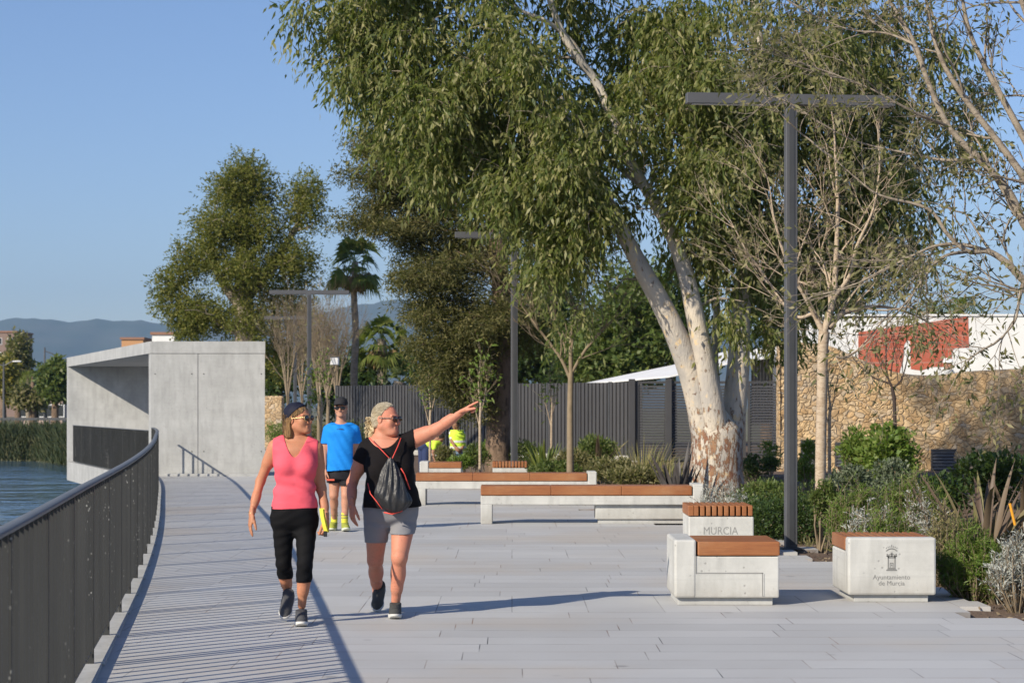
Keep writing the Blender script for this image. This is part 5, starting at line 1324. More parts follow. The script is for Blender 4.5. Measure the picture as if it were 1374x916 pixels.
def shoe(parent, heel, toe, up, mat, sole, lace, L=.27, wd=1.0, sock=None):
    heel = Vector(heel); x = (Vector(toe) - heel).normalized(); up = Vector(up); up = (up - x * up.dot(x)).normalized(); y = up.cross(x)
    M = Matrix(((x.x, y.x, up.x, heel.x), (x.y, y.y, up.y, heel.y), (x.z, y.z, up.z, heel.z), (0, 0, 0, 1)))
    f = Field((-.06, -.08, -.02), (L + .05, .08, .16), .0045)
    f.cap((.032, 0, .045), (.10, 0, .048), .036 * wd, .037 * wd, .01); f.cap((.09, 0, .042), (L - .075, .002, .034), .037 * wd, .040 * wd, .03); f.cap((L - .085, .004, .028), (L - .038, .006, .022), .041 * wd, .030 * wd, .02, ((0, 0, 1), .8))
    f.cap((.035, 0, .06), (.045, 0, .092), .036 * wd, .037 * wd, .02); f.cap((.05, 0, .088), (.14, 0, .052), .033 * wd, .026 * wd, .03)
    f.cut(lambda X, Y, Z: .018 - Z); f.cut(lambda X, Y, Z: Z - .108 + X * .12)
    o = field_obj(f, 'shoe', mat, parent, M)
    g = Field((-.06, -.08, -.03), (L + .05, .08, .07), .0045)
    g.cap((.036, 0, .02), (.11, 0, .02), .041 * wd, .037 * wd, .01); g.cap((.10, 0, .02), (L - .08, .002, .02), .037 * wd, .045 * wd, .02); g.cap((L - .085, .003, .02), (L - .042, .005, .022), .045 * wd, .036 * wd, .02)
    g.cut(lambda X, Y, Z: np.maximum(Z - .030 - .012 * np.clip((X - .2) * 8, 0, 1) - .010 * np.clip((.05 - X) * 10, 0, 1), -Z + .35 * np.clip(X - L + .06, 0, 1) ** 1.0)); field_obj(g, 'sole', sole, o, M)
    m = MB()
    for k in range(5):
        xx = .095 + k * .021; zz = .088 - k * .0075
        m.tube([M @ Vector((xx, -.021, zz - .004)), M @ Vector((xx + .004, 0, zz + .006)), M @ Vector((xx, .021, zz - .004))], .0028, 5)
    m.build('laces', lace, o, smooth=True)
    return o, M
BLACKFRAME = plain('dark glasses frame', (.02, .015, .015), .25); LENS = plain('dark lens', (.010, .008, .007), .06, spec=.8)
GOLD = plain('gold frame', (.62, .45, .22), .3, metal=.8)
LIP = plain('lips', (.42, .16, .12), .55)
def lips(parent, M, c=LIP):
    f = Field((-.03, -.11, -.08), (.03, -.07, -.05), .0025)
    f.cap((-.014, -.0885, -.0622), (.014, -.0885, -.0622), .0052, .0052, .002); f.cap((-.011, -.0865, -.0705), (.011, -.0865, -.0705), .0060, .0060, .002); field_obj(f, 'lips', c, parent, M)

def strands(parent, M, mat, curves, r=.0016, name='loose_strands'):
    ts = TubeSet()
    for c in curves: ts.add([M @ Vector(p) for p in c], [r * (1 if k < len(c) - 1 else .4) for k in range(len(c))], 3)
    return ts.build(name, mat, parent)
class Figure:
    def __init__(s, label, root_px, root_Y, cat='person', z=0.0, Yt=None, group=None):
        s.X0 = PX(root_px, root_Y); s.Y0 = root_Y; s.z = z; s.Yt = root_Y if Yt is None else Yt
        s.root = thing('person', label, cat, (s.X0, s.Y0, z), group=group)
    def L(s, px, py, dy=0):
        """local point for a photo pixel, dy metres behind the torso plane"""
        Y = s.Yt + dy; return np.array([PX(px, Y) - s.X0, Y - s.Y0, PZ(py, Y) - s.z])
    def rows(s, tab):
        out = []
        for py, cx, hw, ry, dy in tab:
            c = s.L(cx, py, dy); out.append((c[2], c[0], c[1], hw * s.Yt / FPX, ry))
        return out
def folds(amp, fx=30, fz=60, seed=0):
    a, b, c = seed * 1.7, seed * 2.9, seed * .7
    return lambda X, Y, Z: amp * (np.sin(fz * Z + 6 * np.sin(9 * X + a) + b) * .6 + np.sin(fx * X + 14 * Z + 3 * np.sin(17 * Z + c)) * .4)

# ------------------------------------------------------------------ woman in the pink top
def woman_pink():
    P = Figure('woman in coral pink tank top and black capri leggings walking, headband, hand hanging', 396, 14.22, Yt=14.32)
    L = P.L
    skin = skin_mat('tanned skin', (.44, .205, .115), (.50, .20, .11)); pink = cloth('coral tank top', (.82, .12, .16), (.72, .095, .13), .8, .35); blk = cloth('black leggings', (.006, .006, .007), (.009, .009, .010), .75, .35, .1)
    f = Field((-.40, -.38, -.02), (.40, .42, 1.50), .0058)
    torso = P.rows([(594, 397, 20, .080, .01), (600, 396.5, 25, .096, 0), (612, 396.5, 26, .104, 0), (626, 396.3, 26, .108, 0), (640, 396, 24.8, .098, 0), (652, 395.6, 24.8, .096, 0), (664, 395.4, 26.6, .104, 0), (681, 395.2, 29.5, .112, .01), (694, 395, 30, .114, .02), (704, 395.3, 25, .092, .02), (711, 395.5, 15, .05, .02)])
    f.loft(torso, .03)
    nk = L(399, 590, .02)
    f.cap(nk + [0, 0, .07], nk - [0, 0, .03], .050, .060, .04)
    f.cap(L(380, 593, .01), L(412, 593, .01), .044, .044, .05)
    sl, sr = L(368.5, 599, .01), L(424.5, 601, .01)
    el, wl = L(349.5, 645, .05), L(337.5, 690, -.04); er, wr = L(431.5, 655, .06), L(438, 697, -.04)
    for a, b, c in ((sl, el, wl), (sr, er, wr)):
        f.cap(a, b, .043, .033, .045); f.cap(a, a * .55 + b * .45, .042, .038, .03); f.cap(b, b * .4 + c * .6, .033, .029, .02); f.cap(b * .55 + c * .45, c, .030, .0215, .02)
    bust = [(L(382.5, 624, -.070), .062), (L(410.5, 624, -.070), .062)]
    for c, r in bust: f.ell(c, (r, .058, .066), .03)
    hips = [L(380, 703, .02), L(411, 703, .02)]; kn = [L(380.5, 756, .04), L(409, 757, -.10)]; an = [L(386.5, 797, .30), L(405, 812, -.05)]
    for h, k_, a in zip(hips, kn, an):
        f.cap(h, k_, .075, .052, .05); f.cap(k_, k_ * .35 + a * .65, .052, .040, .02); m = k_ * .68 + a * .32; f.ell(m + [0, .022, 0], (.046, .046, .085), .03); f.cap(k_ * .4 + a * .6, a, .038, .029, .02)
    head = head_field(); hp = L(400.5, 561.5, 0); Mh = Matrix.Translation(hp) @ Euler((R(-3), R(-2), R(60)), 'XYZ').to_matrix().to_4x4()
    sc = Matrix.Scale(.97, 4)
    parts = [f.mesh(), xf(head.mesh(), Mh @ sc)]
    parts.append(hand_mesh(wl, (-.12, -.12, -1), (.35, -.9, .1), (.9, .35, 0), (.16, .2, .26, .32), .10, (.55, .25), .95))
    parts.append(hand_mesh(wr, (.0, -.12, -1), (-.35, -.9, .1), (-.9, .35, 0), (.75, .8, .8, .8), .03, (.45, .1), .95))
    V, F = join_meshes(parts); np_obj('body', V, F, skin, P.root, True)
    Mh = Mh @ sc
    # tank top
    g = Field((-.24, -.26, .74), (.24, .24, 1.42), .005)
    wav = lambda X, Y, Z: .0062 * np.sin(62 * Z + 5 * np.sin(8 * X + 1) + 22 * X * np.sign(X)) * np.exp(-((Z - 1.00) / .10) ** 2) + .0022 * np.sin(34 * X + 18 * Z + 2 * np.sin(20 * Z))
    tt = [r for r in torso]; g.loft(tt, .03, .011, wav=wav)
    for c, r in bust: g.ell(c + [0, .0, -.002], (r + .008, .066, .074), .05)
    g.cap(L(380, 593, .01), L(412, 593, .01), .053, .053, .03)
    for a, sg in ((sl, 1), (sr, -1)): g.cap(a + np.array([sg * .012, 0, .002]), a + np.array([sg * .03, 0, -.10]), .059, .050, .03)
    cx = L(397.5, 600)[0]; zb = L(398, 613)[2]; zt = L(398, 588)[2]
    hemz = L(395, 681.5)[2]
    xl, xr = L(366.5, 600)[0], L(427.0, 600)[0]
    g.cut(lambda X, Y, Z: hemz - Z + .004 * np.sin(12 * X))
    g.cut(lambda X, Y, Z: np.where(Y < .12, (zb - .0 + (np.abs(X - cx) / .085) ** 1.55 * (zt - zb)) * 1.0 - Z, 1.0) * -1 * np.where(np.abs(X - cx) < .105, 1, -1) if False else np.where((np.abs(X - cx) < .098) & (Y < .10), Z - (zb + (np.abs(X - cx) / .080) ** 1.7 * (zt - zb)), -1.0))
    g.cut(lambda X, Y, Z: np.where(Z > 1.02, np.maximum(xl - X, X - xr), -1.0))
    g.cut(lambda X, Y, Z: np.where((np.abs(X - cx) < .10) & (Y >= .10), Z - zt + .01, -1.0))
    field_obj(g, 'tank_top', pink, P.root)
    # black capri leggings
    q = Field((-.26, -.30, .24), (.26, .36, .90), .0055)
    q.loft([r for r in torso if r[0] < L(395, 662)[2]], .03, .006)
    for i, (h, k_, a) in enumerate(zip(hips, kn, an)):
        e_ = k_ * (.55 if i == 0 else .52) + a * (.45 if i == 0 else .48)
        q.cap(h, k_, .080, .055, .055); q.cap(k_, e_, .053, .051, .02)
        q.ell(k_ * .75 + a * .25 + [0, .015, 0], (.053, .054, .07), .03)
    q.warp(folds(.0022, 40, 90, 2))
    wz = L(395, 677)[2]; q.cut(lambda X, Y, Z: Z - wz)
    hm = [L(380, 775.5, .17)[2], L(409, 780.5, -.07)[2]]; mx = L(395.3, 760)[0]
    q.cut(lambda X, Y, Z: np.where(X < mx, hm[0], hm[1]) - Z)
    field_obj(q, 'leggings', blk, P.root)
    # hair and headband
    blond = hair_mat('dark blond bob', (.06, .03, .012), (.44, .25, .09)); 
    def ex(f):
        f.ell((0, .062, -.062), (.080, .064, .112), .04); f.cap((-.062, .030, -.02), (-.060, .040, -.115), .030, .034, .03); f.cap((.062, .030, -.02), (.060, .040, -.115), .030, .034, .03)
    hcut = [lambda X, Y, Z: -.146 - Z + .02 * np.abs(X) * 5, lambda X, Y, Z: np.where(Z > .045, -.072, np.where(Z > .0, -.072 + (.045 - Z) * 1.55, np.where(Z > -.03, .0 + -Z * .5, .018))) - Y + .0]
    h = hair_shell(.0042, .007, hcut, ex); h.warp(lambda X, Y, Z: .002 * np.sin(150 * np.arctan2(X, Y - .02) + 10 * Z)); field_obj(h, 'hair', blond, P.root, Mh)
    sg = random.Random(12); cs = []
    for i in range(150):
        a = sg.uniform(-1.75, 1.75); zb_ = -.155 + sg.uniform(-.016, .014) + .012 * math.cos(a); c_ = []; j = sg.uniform(.98, 1.06)
        for q_ in range(6):
            f_ = q_ / 5; z_ = .035 + (zb_ - .035) * f_; rx_ = (.085 - .006 * (1 - f_) - .012 * f_ * f_) * j; ry_ = .075 * j * (1 - .12 * f_); c_.append((math.sin(a + .06 * math.sin(5 * f_ + i)) * rx_, .047 + .012 * f_ + math.cos(a) * ry_, z_))
        cs.append(c_)
    strands(P.root, Mh, blond, cs, .0022)
    b = Field((-.12, -.13, -.10), (.12, .15, .15), .004); b.ell((0, .017, .030), (.073 + .0125, .094 + .0125, .083 + .0125), .01); b.ell((0, .05, -.03), (.078, .056, .08), .03)
    b.cut(lambda X, Y, Z: (-.066 + (.10 - Z) * 1.05) - Y); b.cut(lambda X, Y, Z: Y - (.075 + (Z - .02) * .35) ); b.cut(lambda X, Y, Z: -.055 - Z)
    b.warp(lambda X, Y, Z: .0016 * np.sin(90 * (Y + Z * .5)))
    field_obj(b, 'headband', cloth('navy headband', (.012, .014, .03), None, .7), P.root, Mh)
    sunglasses(P.root, Mh, GOLD, LENS, (.026, .021)); lips(P.root, Mh)
    nl = MB(); c0 = L(399.5, 590, .015); nl.tube([c0 + np.array([math.cos(a) * .062, math.sin(a) * .060, .002 - .012 * (1 - math.sin(a)) * .5]) for a in np.linspace(0, 2 * math.pi, 25)], .0022, 5, cap=False); nl.box(c0[0] - .012, c0[0] + .008, c0[1] - .066, c0[1] - .060, c0[2] - .018, c0[2] - .008, .002)
    nl.build('necklace', GOLD, P.root, smooth=True)
    br = MB(); wv = wl * .93 + el * .07; br.tube([wv + np.array([math.cos(a) * .027, math.sin(a) * .027, .004 * math.sin(a)]) for a in np.linspace(0, 2 * math.pi, 17)], .0025, 5, cap=False); br.build('bracelet', GOLD, P.root, smooth=True)
    sh = cloth('charcoal trainer mesh', (.045, .047, .052), (.09, .09, .095), .7); wsole = plain('off white rubber', (.62, .61, .58), .6); lc = plain('dark laces', (.03, .03, .032), .7)
    # rear foot on its toes, front foot planted
    toe0 = L(380.5, 831, .06); heel0 = toe0 + np.array([.030, .185, .135]); shoe(P.root, heel0, toe0 + np.array([0, 0, .004]), (0, -.6, .8), sh, wsole, lc, .255)
    heel1 = L(404.5, 834, -.06); heel1[2] = .0; toe1 = heel1 + np.array([.022, -.25, .008]); shoe(P.root, heel1, toe1, (0, 0, 1), sh, wsole, lc, .26)
    return P, wr, er
PK, wr_, er_ = woman_pink()
# yellow strap hanging from her hand
yb = thing('yellow_strap', 'bright yellow folded strap held in the hand of the woman in pink', 'strap', tuple(np.array(PK.root.location) + wr_))
m = MB(); p0 = [(-.030, -.06, .085), (-.022, -.075, .03), (-.008, -.085, -.03), (.008, -.085, -.085)]
for dx, wd in ((0, .016), (.014, .008)):
    vs = []
    for i in range(len(p0) - 1):
        a, b = Vector(p0[i]), Vector(p0[i + 1]); m.poly([a + Vector((dx - wd, dx, 0)), a + Vector((dx + wd * .6, dx, 0)), b + Vector((dx + wd * .6, dx, 0)), b + Vector((dx - wd, dx, 0))], (0, .004, 0))
m.build('strap_band', plain('yellow webbing', (.75, .68, .05), .6), yb)
MB().box(-.012, .014, -.10, -.088, -.115, -.075, .003).build('buckle', plain('black plastic', (.02, .02, .02), .4), yb)

# ------------------------------------------------------------------ woman in black pointing
def woman_black():
    P = Figure('grey blond woman in black T shirt and grey shorts pointing to the right', 520, 14.7, Yt=14.80)
    L = P.L
    skin = skin_mat('sun reddened skin', (.52, .235, .15), (.60, .22, .14)); tee = cloth('black T shirt', (.007, .006, .0065), (.013, .011, .012), .85, .4, .12); gry = cloth('grey shorts', (.20, .20, .22), (.235, .235, .25), .85, .2)
    f = Field((-.42, -.45, -.02), (.70, .50, 1.50), .006)
    torso = P.rows([(590, 522, 22, .09, .02), (598, 522, 28, .108, .01), (610, 522.5, 29, .122, 0), (626, 523, 29.5, .126, 0), (642, 523.5, 29, .124, 0), (656, 524, 31.5, .13, 0), (672, 524, 36, .140, .01), (687, 524, 36.3, .140, .02), (697, 524, 32, .12, .02), (705, 524, 18, .07, .02)])
    f.loft(torso, .03)
    nk = L(513, 588, .02); f.cap(nk + [.01, 0, .07], nk - [0, 0, .03], .060, .075, .05); f.cap(L(500, 597, .02), L(546, 593, .02), .055, .055, .05)
    sl, sr = L(492.5, 601, .02), L(551, 591, .01)
    el, wl = L(472.5, 647, .05), L(472, 678, -.10); er, wr = L(585.5, 576, -.10), L(620, 552, -.17)
    for a, b, c, r in ((sl, el, wl, .050), (sr, er, wr, .056)):
        f.cap(a, b, r + .004, r * .80, .045); f.cap(a * .75 + b * .25, a * .4 + b * .6, r * 1.06, r * .95, .03); f.cap(b, b * .4 + c * .6, r * .80, r * .64, .02); f.cap(b * .6 + c * .4, c, r * .70, .027, .02)
    bust = [(L(508, 628, -.095), .072), (L(538, 628, -.095), .072)]
    for c, r in bust: f.ell(c, (r, .06, .07), .03)
    hips = [L(506, 702, .02), L(541, 702, .01)]; kn = [L(503.5, 751, .12), L(536, 747, -.12)]; an = [L(506, 797, .42), L(530.5, 812, -.02)]
    for i, (h, k_, a) in enumerate(zip(hips, kn, an)):
        f.cap(h, k_, .092, .060, .03); f.cap(k_, k_ * .35 + a * .65, .056, .043, .02); f.ell(k_ * .68 + a * .32 + [0, .022, 0], (.053, .052, .09), .03); f.cap(k_ * .4 + a * .6, a, .041, .032, .02); f.ell(k_ + [0, -.03, .0], (.040, .035, .045), .03)
    head = head_field(heavy=.004); hp = L(518.5, 561.5, 0); Mh = Matrix.Translation(hp) @ Euler((R(2), R(0), R(62)), 'XYZ').to_matrix().to_4x4()
    parts = [f.mesh(), xf(head.mesh(), Mh)]
    parts.append(hand_mesh(wl, (.05, -.20, -1), (.45, -.85, .1), (.85, .4, 0), (.2, .28, .35, .4), .06, (.45, .15), .98))
    dv = wr - er; parts.append(hand_mesh(wr, dv / np.linalg.norm(dv) + np.array([.1, 0, -.05]), (-.05, -.95, .25), (-.1, -.25, -.95), (.03, 1.15, 1.25, 1.25), .02, (.35, .05), 1.0))
    V, F = join_meshes(parts); np_obj('body', V, F, skin, P.root, True)
    # T shirt
    g = Field((-.34, -.30, .74), (.36, .28, 1.44), .0055)
    wav = lambda X, Y, Z: .005 * np.sin(26 * X + 5 * Z + 2 * np.sin(9 * Z)) * np.clip((1.15 - Z) * 3, 0, 1) + .003 * np.sin(48 * Z + 18 * X + 3 * np.sin(14 * X))
    tt = [list(r) for r in torso if r[0] > L(520, 690)[2]]
    flare = {}
    for r in tt:
        z = r[0]; k_ = np.clip((L(520, 640)[2] - z) / .2, 0, 1); r[3] += .006 * k_ + .007; r[4] += .022 * k_ + .006
    g.loft(tt, .03, .012, wav=wav)
    for c, r in bust: g.ell(c + [0, 0, -.01], (r + .012, .07, .08), .06)
    g.cap(L(500, 597, .02), L(546, 593, .02), .064, .066, .03)
    dl = (el - sl) / np.linalg.norm(el - sl); dr = (er - sr) / np.linalg.norm(er - sr)
    g.cap(sl, sl + dl * .125, .066, .070, .03); g.cap(sr, sr + dr * .06, .068, .076, .03)
    ew = sl + dl * .115; g.cut(lambda X, Y, Z: np.where(X < L(488.5, 600)[0], (X - ew[0]) * dl[0] + (Y - ew[1]) * dl[1] + (Z - ew[2]) * dl[2], -1.0))
    xe = L(556.5, 590)[0]; ww = np.array([xe, 0, L(556.5, 590)[2]]); g.cut(lambda X, Y, Z: np.where(Z > 1.12, (X - xe) * .96 + (Z - ww[2]) * .12, -1.0))
    cx = L(515, 600)[0]; zb = L(515, 600.5)[2]; zt = L(515, 585)[2]
    g.cut(lambda X, Y, Z: np.where((np.abs(X - cx) < .125) & (Y < .09), Z - (zb + (np.abs(X - cx) / .118) ** 2.4 * (zt - zb)), -1.0))
    g.cut(lambda X, Y, Z: np.where((np.abs(X - cx) < .11) & (Y >= .09), Z - zt + .012, -1.0))
    hemz = L(524, 680)[2]; g.cut(lambda X, Y, Z: hemz - Z + .010 * np.sin(9 * X + 1) + .006 * np.sin(31 * X))
    field_obj(g, 't_shirt', tee, P.root)
    # shorts
    q = Field((-.28, -.30, .44), (.28, .36, .92), .0055)
    q.loft([r for r in torso if r[0] < L(395, 655)[2]], .03, .006)
    for h, k_, a in zip(hips, kn, an): q.cap(h, k_ * .8 + h * .2, .101, .078, .025)
    q.warp(folds(.0018, 36, 70, 5)); wz = L(520, 668)[2]; mx = L(520.5, 730)[0]; h0, h1 = L(505, 727.5, .06)[2], L(536, 716.5, -.08)[2]
    q.cut(lambda X, Y, Z: Z - wz); q.cut(lambda X, Y, Z: np.where(X < mx, h0, h1) - Z)
    field_obj(q, 'shorts', gry, P.root)
    # hair swept back with a curly tail
    hm_ = hair_mat('grey blond hair', (.46, .37, .23), (.85, .77, .60), 30, (1, 5, 5)); hc = hair_mat('grey blond curls', (.34, .23, .10), (.82, .70, .46), 38, (1, 1, 1))
    def ex(f): f.ell((0, .06, -.02), (.070, .056, .07), .04)
    hcut = [lambda X, Y, Z: np.where(Z > .05, -.058 + (.11 - Z) * .75, np.where(Z > .0, -.013 + (.05 - Z) * .6, .022)) - Y, lambda X, Y, Z: -.070 - Z]
    h = hair_shell(.004, .006, hcut, ex); h.warp(lambda X, Y, Z: .0016 * np.sin(160 * Z + 8 * np.sin(20 * Y))); field_obj(h, 'hair', hm_, P.root, Mh)
    gg = random.Random(9); c = Field((-.11, .02, -.20), (.11, .26, .05), .0042)
    for i in range(46):
        a = gg.uniform(0, 6.28); rr = gg.uniform(.012, .05); zz = gg.uniform(-.14, -.005); c.ell((math.cos(a) * rr * 1.05, .125 + math.sin(a) * rr * .85 + zz * .1, zz), (gg.uniform(.012, .020),) * 3, .008)
    c.ell((0, .12, -.065), (.042, .040, .066), .01); field_obj(c, 'curly_ponytail', hc, P.root, Mh)
    sg = random.Random(14); cs = []
    for i in range(240):
        u0 = sg.uniform(-1, 1); c_ = []; jj = sg.uniform(.995, 1.03)
        s0 = np.array([u0 * .070, -.046 + abs(u0) * .060 + sg.uniform(0, .03), .095 - abs(u0) * .080]); e0 = np.array([u0 * .012, .125, -.015 + sg.uniform(-.01, .01)])
        for q_ in range(8):
            f_ = q_ / 7; p_ = s0 * (1 - f_) + e0 * f_ + np.array([u0 * .02, 0, .03]) * math.sin(math.pi * f_) - np.array([0, .017, .030]); rr_ = math.sqrt((p_[0] / .0805) ** 2 + (p_[1] / .1015) ** 2 + (p_[2] / .0905) ** 2)
            p_ = p_ / max(rr_, .2) * jj + np.array([0, .017, .030]); c_.append(tuple(p_ + np.array([0, 0, .0015 * math.sin(9 * f_ + i)])))
        cs.append(c_)
    strands(P.root, Mh, hm_, cs, .0015)
    cs = []
    for i in range(70):
        a = sg.uniform(0, 6.28); rr_ = sg.uniform(.025, .05); z0_ = sg.uniform(-.06, .0); ph = sg.uniform(0, 6.28); ln_ = sg.uniform(.06, .12); c_ = []
        for q_ in range(14):
            f_ = q_ / 13; c_.append((math.cos(a) * rr_ * 1.05 + .010 * math.cos(ph + 13 * f_), .125 + math.sin(a) * rr_ * .9 + .010 * math.sin(ph + 13 * f_), z0_ - ln_ * f_))
        cs.append(c_)
    strands(P.root, Mh, hc, cs, .0032, 'curls')
    sunglasses(P.root, Mh, BLACKFRAME, plain('brown lens', (.030, .010, .007), .08, spec=.8), (.030, .020)); lips(P.root, Mh)
    sh = cloth('dark grey trainer mesh', (.035, .037, .035), (.075, .078, .075), .7); wsole = plain('pale rubber', (.55, .55, .52), .6); lc = plain('dark laces', (.02, .02, .022), .7)
    toe0 = L(504.5, 818.5, .28); toe0[2] = .005; heel0 = toe0 + np.array([.030, .17, .155]); shoe(P.root, heel0, toe0, (0, -.6, .8), sh, wsole, lc, .26, 1.02)
    heel1 = L(531, 826, -.03); heel1[2] = 0; toe1 = heel1 + np.array([.004, -.25, .008]); shoe(P.root, heel1, toe1, (0, 0, 1), sh, wsole, lc, .265, 1.04)
    # ankle sock
    s = Field((an[0][0] - .06, an[0][1] - .07, an[0][2] - .06), (an[0][0] + .06, an[0][1] + .07, an[0][2] + .05), .005); s.cap(an[0] + [0, 0, -.03], an[0] + [0, 0, .012], .038, .037, .01); field_obj(s, 'sock', tee, P.root)
    return P
BK = woman_black()
# drawstring bag hanging on her front
def bag():
    P = BK; L = P.L; top = L(524, 616, -.215); root = thing('drawstring_bag', 'black drawstring bag with red cords hanging on the chest of the pointing woman', 'bag', tuple(np.array(P.root.location) + top))
    o = top
    g = Field((-.17, -.12, -.44), (.19, .14, .03), .0045)
    tab = []
    for py, x0, x1, ry in ((613, 521, 527, .012), (622, 517, 531, .022), (636, 511, 537, .042), (650, 506, 543, .058), (664, 504, 549, .070), (676, 507.5, 550.5, .068), (684, 516, 543, .050), (689, 523, 536, .02)):
        c = L((x0 + x1) / 2, py, -.205)
        tab.append((c[2] - o[2], c[0] - o[0], .01, (x1 - x0) / 2 * (P.Yt - .2) / FPX, ry))
    def wav(X, Y, Z):
        th = np.arctan2(X - .01, -(Y - .03)); k = np.clip((.0 - Z) / .30, 0, 1)
        return .0070 * np.sin(th * 11 + 1.5 * np.sin(Z * 13)) * (1 - .55 * k) * np.clip(-Z * 14, .1, 1) + .0035 * np.sin(40 * Z + 26 * X + 2 * np.sin(21 * X)) * k
    g.loft(tab, .01, 0, 2.2, wav=wav); t = NT('black nylon'); t.base((.020, .020, .021)); t.rough(.42); t.bump(t.noise(14, 4, .6, stretch=(3, 3, .7)), .5, .02)
    field_obj(g, 'bag_body', t.m, root)
    red = plain('red cord', (.70, .07, .05), .6)
    def cord(pts, r=.0038): MB().tube([tuple(np.array(p) - o) for p in pts], r, 6).build('cord', red, root, smooth=True)
    cord([L(495.5, 587, -.085), L(500, 592, -.12), L(511, 602.5, -.17), L(522.5, 614.5, -.22)]); cord([L(538, 587.5, -.10), L(534, 598, -.15), L(529.5, 608, -.19), L(526.5, 614.5, -.22)])
    cord([L(538, 628, -.235), L(543, 636, -.22), L(546, 645, -.19), L(550, 656, -.17)], .0045); cord([L(493.5, 648, -.14), L(497, 662, -.18), L(505, 672, -.215), L(513, 683, -.23)]); cord([L(515, 687, -.235), L(526, 689.5, -.235), L(540, 685, -.23)], .005)
bag()

# ------------------------------------------------------------------ man in the blue shirt
def man_blue():
    P = Figure('man in bright blue T shirt, black shorts and dark cap walking behind the two women', 457, 25.0, Yt=25.0)
    L = P.L; c_ = .007
    skin = skin_mat('man skin', (.46, .24, .16), (.50, .24, .15)); blue = cloth('bright blue T shirt', (.012, .24, .72), (.01, .20, .62), .8, .4); blk = cloth('black running shorts', (.015, .014, .017), None, .7)
    f = Field((-.36, -.3, -.02), (.36, .35, 1.62), c_)
    torso = P.rows([(571, 458, 13, .10, .01), (577, 458, 20, .12, 0), (590, 458, 19.5, .12, 0), (606, 458, 17.5, .11, 0), (620, 457.5, 17, .11, 0), (634, 457, 17.5, .115, 0), (641, 457, 17, .115, 0)])
    f.loft(torso, .03); nk = L(457.5, 566, .02); f.cap(nk + [0, 0, .08], nk - [0, 0, .03], .056, .062, .04); f.cap(L(446, 572.5, .01), L(470, 572.5, .01), .05, .05, .04)
    sl, sr = L(440, 576, .01), L(476, 576, .01); el, wl = L(435.5, 606, .05), L(436, 630, -.06); er, wr = L(481.5, 606, .02), L(483, 630, -.10)
    for a, b, c in ((sl, el, wl), (sr, er, wr)): f.cap(a, b, .05, .037, .04); f.cap(b, c, .037, .025, .02)
    hips = [L(449, 640, 0), L(465, 640, 0)]; kn = [L(448, 664, -.02), L(464, 664, -.06)]; an = [L(448.5, 697, .18), L(462.5, 700, -.06)]
    for h, k_, a in zip(hips, kn, an): f.cap(h, k_, .080, .056, .03); f.cap(k_, k_ * .3 + a * .7, .052, .040, .02); f.ell(k_ * .7 + a * .3 + [0, .02, 0], (.050, .048, .09), .03); f.cap(k_ * .4 + a * .6, a, .038, .032, .02)
    Mh = Matrix.Translation(L(457.5, 546.5, 0)) @ Euler((R(4), 0, R(-4)), 'XYZ').to_matrix().to_4x4()
    parts = [f.mesh(), xf(head_field(.004, True).mesh(), Mh), hand_mesh(wl, (0, -.15, -1), (.3, -.9, 0), (.9, .3, 0), (.4, .5, .5, .5), .03, cell=.004), hand_mesh(wr, (0, -.15, -1), (-.3, -.9, 0), (-.9, .3, 0), (.4, .5, .5, .5), .03, cell=.004)]
    V, F = join_meshes(parts); np_obj('body', V, F, skin, P.root, True)
    g = Field((-.40, -.26, .70), (.40, .26, 1.56), .0065)
    tt = [list(r) for r in torso if r[0] > L(457, 638)[2]]
    for r in tt:
        k_ = np.clip((L(457, 590)[2] - r[0]) / .35, 0, 1); r[3] += .004 + .028 * k_; r[4] += .012 + .018 * k_
    g.loft(tt, .03, .014, wav=lambda X, Y, Z: .006 * np.sin(14 * X + 16 * Z + 3 * np.sin(8 * Z + 1)) + .004 * np.sin(34 * Z + 9 * np.sin(7 * X)))
    g.cap(L(446, 573, .01), L(470, 573, .01), .060, .060, .03)
    dl = (el - sl) / np.linalg.norm(el - sl); dr = (er - sr) / np.linalg.norm(er - sr); g.cap(sl, sl + dl * .20, .062, .066, .03); g.cap(sr, sr + dr * .20, .062, .066, .03)
    z_ = L(457, 595)[2]; cxm = 0.0; g.cut(lambda X, Y, Z: np.where(np.abs(X) > .165, z_ - Z, -1.0))
    hz_ = L(457, 630.5)[2]; g.cut(lambda X, Y, Z: hz_ - Z + .01 * np.sin(8 * X)); zb = L(457, 561)[2]; xc = L(458, 566)[0]; g.cut(lambda X, Y, Z: np.where(np.abs(X - xc) < .085, Z - zb - (np.abs(X - xc) / .08) ** 3 * .03, -1.0))
    o = field_obj(g, 't_shirt', blue, P.root)
    p = L(456, 572.5, -.19)
    lg = MB(); lg.box(p[0] - .045, p[0] + .045, p[1] + .040, p[1] + .062, p[2] - .035, p[2] - .027); lg.box(p[0] - .02, p[0] + .03, p[1] + .040, p[1] + .062, p[2] - .027, p[2] - .022); lg.build('shirt_print', plain('dark print', (.02, .05, .12), .8), o)
    q = Field((-.26, -.22, .52), (.26, .24, .94), .0065)
    q.loft([r for r in torso if r[0] < L(457, 618)[2]], .03, .012)
    for h, k_, a in zip(hips, kn, an): q.cap(h, k_ * .65 + h * .35, .096, .098, .03, )
    q.warp(folds(.004, 30, 40, 3)); wz = L(457, 626)[2]; hh = L(457, 650.5)[2]; q.cut(lambda X, Y, Z: Z - wz); q.cut(lambda X, Y, Z: hh + .03 * (X < 0) - Z); o = field_obj(q, 'shorts', blk, P.root)
